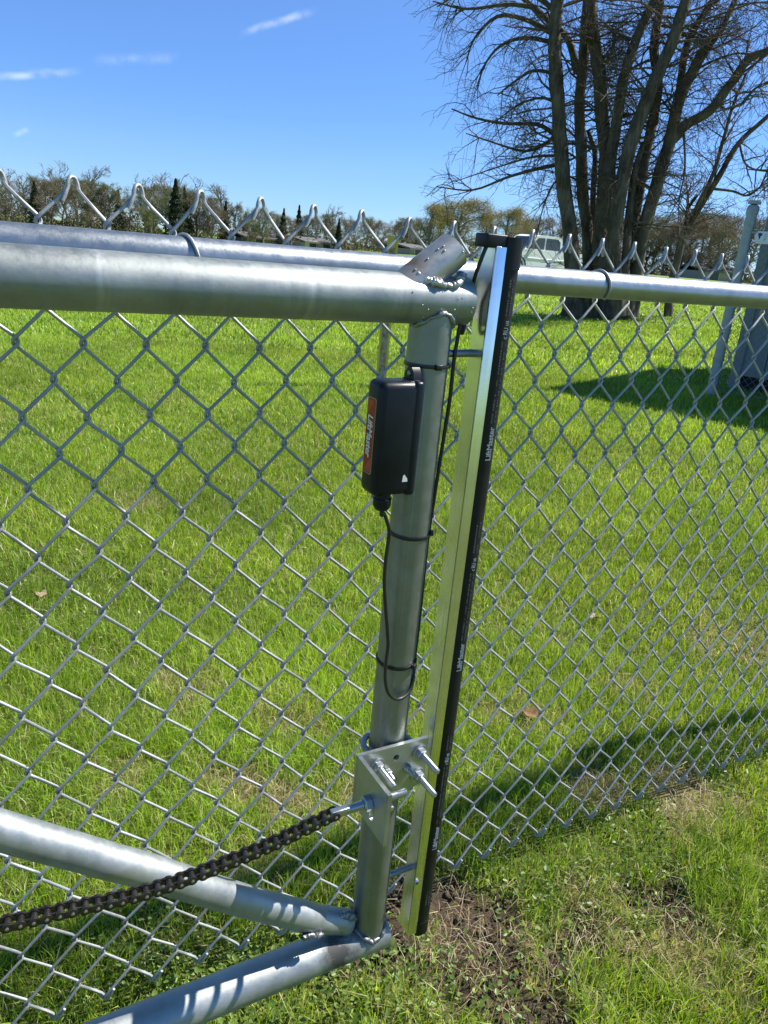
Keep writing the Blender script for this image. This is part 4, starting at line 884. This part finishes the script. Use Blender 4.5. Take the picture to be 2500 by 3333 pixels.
for (x, y, d, kd) in sorted(spec):
    k = cnt.get(kd, 0); cnt[kd] = k + 1; top = far(x, y, d); z0_ = float(terr(top[0], top[1])) - .1; h = top[2] - z0_
    nm, lb = LAB[kd]; tr_ = thing(nm, (top[0], top[1], z0_), lb.format(ORD[k]), 'tree', 'trees of the far treeline'); tr_.rotation_euler = (0, 0, RND.uniform(0, 6.28))
    tm_, cm_ = {'bare': BV[k % 4], 'spruce': SPR[k % 2], 'gold': BUD[0], 'green': BUD[1], 'brown': BUD[2], 'dull': BUD[3]}[kd]
    wdt = h * {'bare': .95, 'spruce': .95, 'gold': 1.25, 'green': 1.15, 'brown': 1.2, 'dull': 1.1}[kd] * RND.uniform(.9, 1.12)
    tr_.scale = (wdt, wdt, h * {'bare': 1.0, 'spruce': 1.0}.get(kd, 1.02) * (1 / 1.0))
    for n_, me_ in (('trunk', tm_), ('crown', cm_)): o = bpy.data.objects.new(n_, me_); COL.objects.link(o); o.parent = tr_
# brushy undergrowth at the foot of the trees
def under(R):
    x = R.uniform(-250, 1700) if R.uniform() < .66 else R.uniform(1680, 2750); d = R.uniform(108, 150); p = far(x, 800, d); z = float(terr(p[0], p[1])); env = 3.2 + 1.6 * math.sin(x * .02) + 1.1 * math.sin(x * .053 + 1)
    return np.array([p[0], p[1], z + R.uniform(0, 1) ** 1.6 * env * .75])
V, q, c_ = leafcards(60000, under, .15, [(.10, .085, .06), (.13, .11, .075), (.085, .09, .045), (.16, .13, .095), (.06, .06, .035)], 77)
o = bigmesh('undergrowth', V, q, None, M_farleaf, c_); tag(o, 'brown leafless brush along the foot of the far treeline', 'undergrowth', kind='stuff')

# ------------------------------------------------------------------ houses far across the field
M_roof = galv('grey_shingles', (.09, .085, .082), (.14, .135, .13), .8, .9, 0, 3, bmp=.3); M_wallA = mat('tan_siding', (.42, .36, .28), .8)[0]; M_wallB = mat('white_siding', (.62, .62, .60), .8)[0]; M_win = mat('window_glass', (.03, .04, .05), .1)[0]
def house(x0, x1, ytop, d, label, wall, dep=7.0):
    a = far(x0, ytop, d); b_ = far(x1, ytop, d + 3); c_ = (a + b_) / 2; L_ = np.linalg.norm((b_ - a)[:2]); z = float(terr(c_[0], c_[1])); rz = math.atan2(b_[1] - a[1], b_[0] - a[0]); H = c_[2] - z
    ro = thing('house', (c_[0], c_[1], z), label, 'house', 'ranch houses beyond the field', rz); eave = H * .62
    mb = MB(); mb.box((0, 0, eave / 2 - .1), (L_, dep, eave + .2)); o = mb.mesh('wall', wall, 0); put('wall', o, ro, (0, 0, 0))
    e = .5; mb = MB(); mb.prism([(-L_ / 2 - e, -dep / 2 - e, eave - .05), (-L_ / 2 - e, 0, H), (-L_ / 2 - e, dep / 2 + e, eave - .05), (-L_ / 2 - e, dep / 2 + e, eave + .15), (-L_ / 2 - e, 0, H + .2), (-L_ / 2 - e, -dep / 2 - e, eave + .15)], (L_ + 2 * e, 0, 0)); put('roof', mb.mesh('roof', M_roof, 0), ro, (0, 0, 0))
    nw = max(2, int(L_ / 3.2))
    for k in range(nw):
        x = -L_ / 2 + L_ * (k + .5) / nw; mb = MB(); mb.box((x, -dep / 2 - .03, eave * .55), (1.2, .08, 1.1)); w_ = put('window', mb.mesh('window', M_win, 0), ro, (0, 0, 0))
        mb = MB()
        for dx in (-.64, .64): mb.box((x + dx, -dep / 2 - .05, eave * .55), (.09, .1, 1.24))
        for dz in (-.6, .6): mb.box((x, -dep / 2 - .05, eave * .55 + dz), (1.37, .1, .09))
        f_ = put('frame', mb.mesh('frame', M_wallB, 0), w_, (0, 0, 0))
house(770, 930, 764, 112, 'long low grey roofed house left of the small white fronted house', M_wallA)
house(950, 1040, 776, 110, 'small white fronted house in the far treeline', M_wallB, 6)
house(1290, 1390, 800, 100, 'low tan house left of the golden budding trees', M_wallA, 6)
house(2250, 2372, 868, 105, 'low grey roofed house far behind the leaning tree', M_wallA, 6)

# ------------------------------------------------------------------ pickup truck
M_paint = mat('silver_truck_paint', (.78, .76, .74), .55, 0, .2)[0]; M_tyre = mat('tyre_rubber', (.02, .02, .02), .8)[0]; M_rim = mat('alloy_rim', (.5, .5, .52), .3, .9)[0]; M_glass = mat('car_glass', (.02, .025, .03), .06, 0, .8)[0]; M_blk = mat('black_trim', (.02, .02, .02), .5)[0]; M_lamp = mat('lamp_lens', (.7, .7, .68), .15)[0]; M_redl = mat('red_lamp_lens', (.4, .02, .02), .2)[0]
td = 41.0; tc_ = far(1752, 800, td); tzz = float(terr(tc_[0], tc_[1])); rz = .02
truck = thing('pickup_truck', (tc_[0], tc_[1], tzz), 'silver crew cab pickup truck parked behind the fence near the tree', 'truck', None, rz)
def tpart(mb, name, m_, sm_=30, par=None): return put(name, mb.mesh(name, m_, sm_), par or truck, (0, 0, 0))
hw = .98
def yx(prof, w): return [(x, -w, z) for x, z in prof]
mb = MB(); mb.prism(yx([(-2.85, .55), (-2.9, .75), (-2.88, 1.02), (-2.75, 1.12), (-1.55, 1.2), (.85, 1.2), (.85, 1.22), (2.82, 1.22), (2.86, .62), (2.5, .5), (-2.4, .42)], hw), (0, 2 * hw, 0)); tpart(mb, 'body', M_paint)
mb = MB(); mb.prism(yx([(-1.6, 1.2), (-.85, 1.82), (-.6, 1.9), (.55, 1.9), (.8, 1.84), (.92, 1.2)], .80), (0, 1.60, 0)); cab = tpart(mb, 'cab', M_paint)
for s_ in (-1, 1):
    for q_ in ([(-1.28, 1.24), (-.72, 1.76), (-.30, 1.78), (-.30, 1.24)], [(-.20, 1.24), (-.20, 1.78), (.50, 1.78), (.70, 1.66), (.76, 1.24)]):
        mb = MB(); mb.prism([(x, s_ * .803, z) for x, z in q_], (0, s_ * .012, 0)); tpart(mb, 'side_window', M_glass, 0, cab)
mb = MB(); mb.prism([(-1.56, -.70, 1.245), (-1.56, .70, 1.245), (-.90, .66, 1.79), (-.90, -.66, 1.79)], (-.02, 0, .02)); tpart(mb, 'windscreen', M_glass, 0, cab)
for x in (-1.95, 1.75):
    for s_ in (-1, 1):
        mb = MB(); mb.lathe((x, s_ * .72, .39), (0, s_, 0), [(0, .30), (.02, .385), (.24, .385), (.27, .30)], 24); w_ = tpart(mb, 'wheel', M_tyre)
        mb = MB(); mb.lathe((x, s_ * .985, .39), (0, s_, 0), [(0, .24), (.012, .23), (.02, .08)], 18); tpart(mb, 'rim', M_rim, 30, w_)
        mb = MB(); mb.tube([(x + .47 * math.cos(a), s_ * .985, .39 + .47 * math.sin(a)) for a in np.linspace(.05, math.pi - .05, 14)], .035, 6); tpart(mb, 'wheel_arch', M_blk)
mb = MB(); mb.box((-2.9, 0, .62), (.16, 1.9, .2), bev=.03); tpart(mb, 'front_bumper', M_rim)
mb = MB(); mb.box((2.9, 0, .60), (.14, 1.9, .18), bev=.03); tpart(mb, 'rear_bumper', M_rim)
mb = MB(); mb.box((-2.89, 0, .93), (.06, 1.2, .26)); tpart(mb, 'grille', M_blk)
for s_ in (-1, 1):
    mb = MB(); mb.box((-2.84, s_ * .80, .93), (.14, .3, .2), bev=.02); tpart(mb, 'headlight', M_lamp)
    mb = MB(); mb.box((2.83, s_ * .90, 1.0), (.08, .14, .34), bev=.02); tpart(mb, 'tail_light', M_redl)
    mb = MB(); mb.box((-1.12, s_ * 1.03, 1.32), (.14, .22, .18), bev=.03); tpart(mb, 'mirror', M_blk)
    mb = MB(); mb.box((-.3, s_ * .985, .80), (3.0, .03, .06), bev=.01); tpart(mb, 'side_moulding', M_white)

# ------------------------------------------------------------------ marker post
M_yel = mat('yellow_paint', (.62, .46, .08), .6)[0]
m, t, b = mat('rust_and_worn_paint', (.3, .24, .15), .8); M_rust = m
n1 = noise(t, 26, 6, .75); t.links.new(ramp(t, n1, [(.35, (.16, .11, .08)), (.48, (.42, .35, .26)), (.6, (.58, .50, .38)), (.7, (.58, .42, .10))]), b.inputs['Base Color'])
mp = ground(1238, 1262); md = math.hypot(mp[0] - CAM[0], mp[1] - CAM[1]); mw = 31 / FPX * md * 1.1; mtop = far(1238, 763, md)[2]
post = thing('marker_post', tuple(mp), 'short worn yellow steel channel post standing in the lawn behind the fence', 'post', None, math.atan2(RT[1, 0], RT[0, 0])); Hm = mtop - mp[2]
mb = MB(); mb.box((0, .012, Hm / 2 - .05), (mw - .036, .006, Hm + .1 - .004)); put('web', mb.mesh('web', M_rust, 0), post, (0, 0, 0))
for s_ in (-1, 1): mb = MB(); mb.box((s_ * (mw / 2 - .010), 0, Hm / 2 - .05), (.020, .034, Hm + .1)); put('flange', mb.mesh('flange', M_yel, 0), post, (0, 0, 0))
mb = MB(); mb.box((0, -.004, Hm - .05), (mw - .042, .02, .095)); put('cap_block', mb.mesh('cap_block', M_yel, 0), post, (0, 0, 0))

# ------------------------------------------------------------------ shed and its fenced enclosure on the right
m, t, b = mat('grey_green_siding', (.20, .225, .225), .6); M_shed = m
n1 = noise(t, 4, 5, .7, stretch=(1, 1, .3)); t.links.new(ramp(t, n1, [(.3, (.17, .19, .195)), (.7, (.24, .265, .265))]), b.inputs['Base Color'])
ca = ground(2374, 1266); wdir = np.array([.33, -.944]); ndir = np.array([.944, .33])
shed = thing('utility_shed', (ca[0], ca[1], ca[2]), 'grey green metal sided shed at the right edge of the lawn', 'shed')
Hs, Ls, Ds = 2.55, 3.3, 2.6
def sp_(u, v, z): return (ca[0] + wdir[0] * u + ndir[0] * v, ca[1] + wdir[1] * u + ndir[1] * v, ca[2] + z)
def sbox(u0, u1, v0, v1, z0_, z1_): return [sp_(u0, v0, z0_), sp_(u1, v0, z0_), sp_(u1, v1, z0_), sp_(u0, v1, z0_)], (0, 0, z1_ - z0_)
mb = MB(); mb.prism(*sbox(.02, Ls - .02, .05, Ds - .02, -.15, .2)); mb.build('shaded_gap_block', M_hole, shed, 0)  # near-black block paints in the shade of the gap below the siding
npan = 11
for k in range(npan):                                   # sheet panels with raised seams
    u0 = Ls * k / npan; u1 = Ls * (k + 1) / npan; mb = MB(); mb.prism(*sbox(u0 + .006, u1 - .006, .0, .03, .18, Hs - .05)); mb.build('wall_panel', M_shed, shed, 0)
mb = MB(); mb.prism(*sbox(.02, Ls - .02, .025, Ds, .17, Hs - .06)); mb.build('wall_core', M_shed, shed, 0)
mb = MB(); mb.prism(*sbox(-.02, .075, -.02, .09, .02, Hs - .05)); mb.build('corner_trim', M_shed, shed, 0)
mb = MB(); mb.prism(*sbox(-.03, Ls + .12, -.03, Ds + .12, Hs - .05, Hs + .06)); mb.build('roof', M_roof, shed, 0)
mb = MB(); mb.prism(*sbox(.08, Ls, -.012, .0, .16, .24)); mb.build('skirt_trim', M_shed, shed, 0)
fp = ground(2312, 1287); M_encp = galv('weathered_post', (.30, .33, .34), (.40, .43, .44), .5, .65, .6, 30); M_encw = galv('dull_wire', (.16, .18, .19), (.26, .28, .29), .5, .7, .6, 60)
enc = thing('enclosure_fence', tuple(fp), 'taller chain link fence with capped post in front of the shed', 'fence')
fd = math.hypot(fp[0] - CAM[0], fp[1] - CAM[1]); ftop = far(2412, 664, fd)[2]; FH = ftop - fp[2]; pr_ = 26 / FPX * fd / 2 * 1.1
mb = MB(); mb.cyl(fp + (0, 0, -.1), fp + (0, 0, FH - .06), pr_, 24); mb.build('post', M_encp, enc)
mb = MB(); mb.lathe(fp + (0, 0, FH - .08), (0, 0, 1), [(0, pr_ * 1.14), (.05, pr_ * 1.14), (.075, pr_ * .9), (.085, pr_ * .3)], 20); mb.build('post_cap', M_encp, enc)
for z_ in (.35, .62, 1.0, 1.25, 1.62, 1.80): mb = MB(); mb.lathe(fp + (0, 0, z_), (0, 0, 1), [(0, pr_ + .006), (.03, pr_ + .006)], 20); mb.build('band', M_encp, enc)
w3 = np.array([wdir[0], wdir[1], 0]); LE = 3.0; ME_T, ME_B = FH - .16, .06
mb = MB(); mb.cyl(fp + w3 * .02 + (0, 0, FH - .24), fp + w3 * LE + (0, 0, FH - .24), .021, 14); mb.build('top_rail', M_encp, enc)
mb = MB(); mb.cyl(fp + w3 * LE + (0, 0, -.1), fp + w3 * LE + (0, 0, FH), pr_, 16); mb.build('post', M_encp, enc)
mb = MB(); n3 = np.array([ndir[0], ndir[1], 0]); pit = .072; HH = ME_T - ME_B
for s_ in (-1, 1):
    u = -HH
    while u < LE + HH:
        a0, a1 = (u, u + s_ * HH)
        t0, t1 = 0.0, 1.0
        lo, hi = pr_ + .005, LE - .01
        # clip to the panel
        if s_ > 0: t0 = max(0, (lo - a0) / HH); t1 = min(1, (hi - a0) / HH)
        else: t0 = max(0, (a0 - hi) / HH); t1 = min(1, (a0 - lo) / HH)
        if t1 - t0 > .02:
            f_ = lambda t_: fp + w3 * (a0 + (a1 - a0) * t_) + n3 * (s_ * .0022 - .02) + np.array((0, 0, ME_B + HH * t_))
            mb.tube([f_(t0), f_(t1)], .0021, 4, caps=False)
        u += pit
o = mb.build('wire_mesh', M_encw, enc, 60); o['kind'] = 'stuff'
mb = MB(); mb.cyl(fp + w3 * .05 + (0, 0, .06), fp + w3 * LE + (0, 0, .06), .004, 8); mb.build('tension_wire', M_encw, enc)
# white sign wired to the enclosure fence
sl = None
d_ = ray(2463, 752); n_ = np.array([-ndir[0], -ndir[1], 0]); off = (fp + n_ * .03 - CAM) @ n_ / (d_ @ n_); s_tl = CAM + d_ * off
d2 = ray(2463, 793); off2 = (fp + n_ * .03 - CAM) @ n_ / (d2 @ n_); hS = s_tl[2] - (CAM + d2 * off2)[2]; wS = .46
sign = thing('sign', tuple(s_tl + np.array((0, 0, -hS))), 'white sign with dark blue emblem hung on the taller fence', 'sign')
M_signw = mat('white_sign_board', (.72, .74, .76), .5)[0]; M_blue = mat('dark_blue_print', (.02, .035, .22), .5)[0]; M_greyp = mat('grey_print', (.38, .42, .47), .5)[0]
P_ = lambda u, z, o_: s_tl + w3 * u + np.array((0, 0, z)) + n_ * o_
mb = MB(); mb.prism([P_(0, 0, 0), P_(wS, 0, 0), P_(wS, -hS, 0), P_(0, -hS, 0)], n_ * .004); mb.build('board', M_signw, sign, 0)
mb = MB(); mb.prism([P_(u * hS, -v * hS, .0042) for u, v in [(.17, .20), (.30, .12), (.55, .17), (.54, .30), (.44, .42), (.42, .58), (.33, .66), (.30, .48), (.24, .40)]], n_ * .0008); mb.build('emblem', M_blue, sign, 0)
for (ch, u, v) in [('C', .72, .42), ('P', .72, .78)]:
    tm = text_mesh(ch, hS * .36, M_greyp, .0012); put_text('lettering', tm, sign, P_(u * hS, -v * hS, .0050), tuple(w3), (0, 0, 1))
for (u, v) in [(.05, .08), (.05, .92)]: mb = MB(); mb.lathe(P_(u * hS, -v * hS, .004), n_, [(0, .008), (.003, .008), (.005, .004)], 8); mb.build('fixing', M_encp, sign)

# ------------------------------------------------------------------ fallen leaves
m, t, b = mat('dry_brown_leaf', (.14, .05, .022), .7); n1 = noise(t, 60, 5); t.links.new(ramp(t, n1, [(.3, (.07, .025, .012)), (.7, (.24, .10, .04))]), b.inputs['Base Color']); M_dl = m
M_dl2 = mat('pale_dry_leaf', (.30, .23, .15), .8)[0]
def leaf(px, size, matl, label, seed):
    R = np.random.default_rng(seed); p = ground(*px); p[2] += .028; n = 16; V = [p]; a0 = R.uniform(0, 6)
    for k in range(n):
        a = 2 * math.pi * k / n; r_ = size * (.62 + .38 * abs(math.cos(1.5 * a + .3)) + R.normal(0, .07)); V.append(p + np.array([r_ * math.cos(a + a0), r_ * .8 * math.sin(a + a0), size * (.22 * math.cos(2 * a) + .12 * R.normal() + .14 * math.sin(a))]))
    V2 = [v + np.array((0, 0, -.0012)) for v in V]
    F = [(0, 1 + k, 1 + (k + 1) % n) for k in range(n)] + [(n + 1, n + 2 + (k + 1) % n, n + 2 + k) for k in range(n)] + [(1 + k, n + 2 + k, n + 2 + (k + 1) % n, 1 + (k + 1) % n) for k in range(n)]
    root = thing('fallen_leaf', tuple(p), label, 'leaf', 'fallen leaves in the lawn'); mb = MB(); mb.add(V + V2, F); mb.build('blade', matl, root, 60)
    mb = MB(); mb.tube([V[0], V[1] * .6 + V[0] * .4, V[1] + (V[1] - V[0]) * .5], .0012, 5); mb.build('stalk', matl, root)
leaf((1715, 2345), .034, M_dl, 'dark red brown dead leaf lying in the lawn behind the fence', 1)
leaf((1930, 2028), .024, M_dl2, 'pale tan dead leaf lying in the lawn right of the safety edge', 2)
leaf((132, 1955), .022, M_dl2, 'pale tan dead leaf near the left edge of the picture', 3)
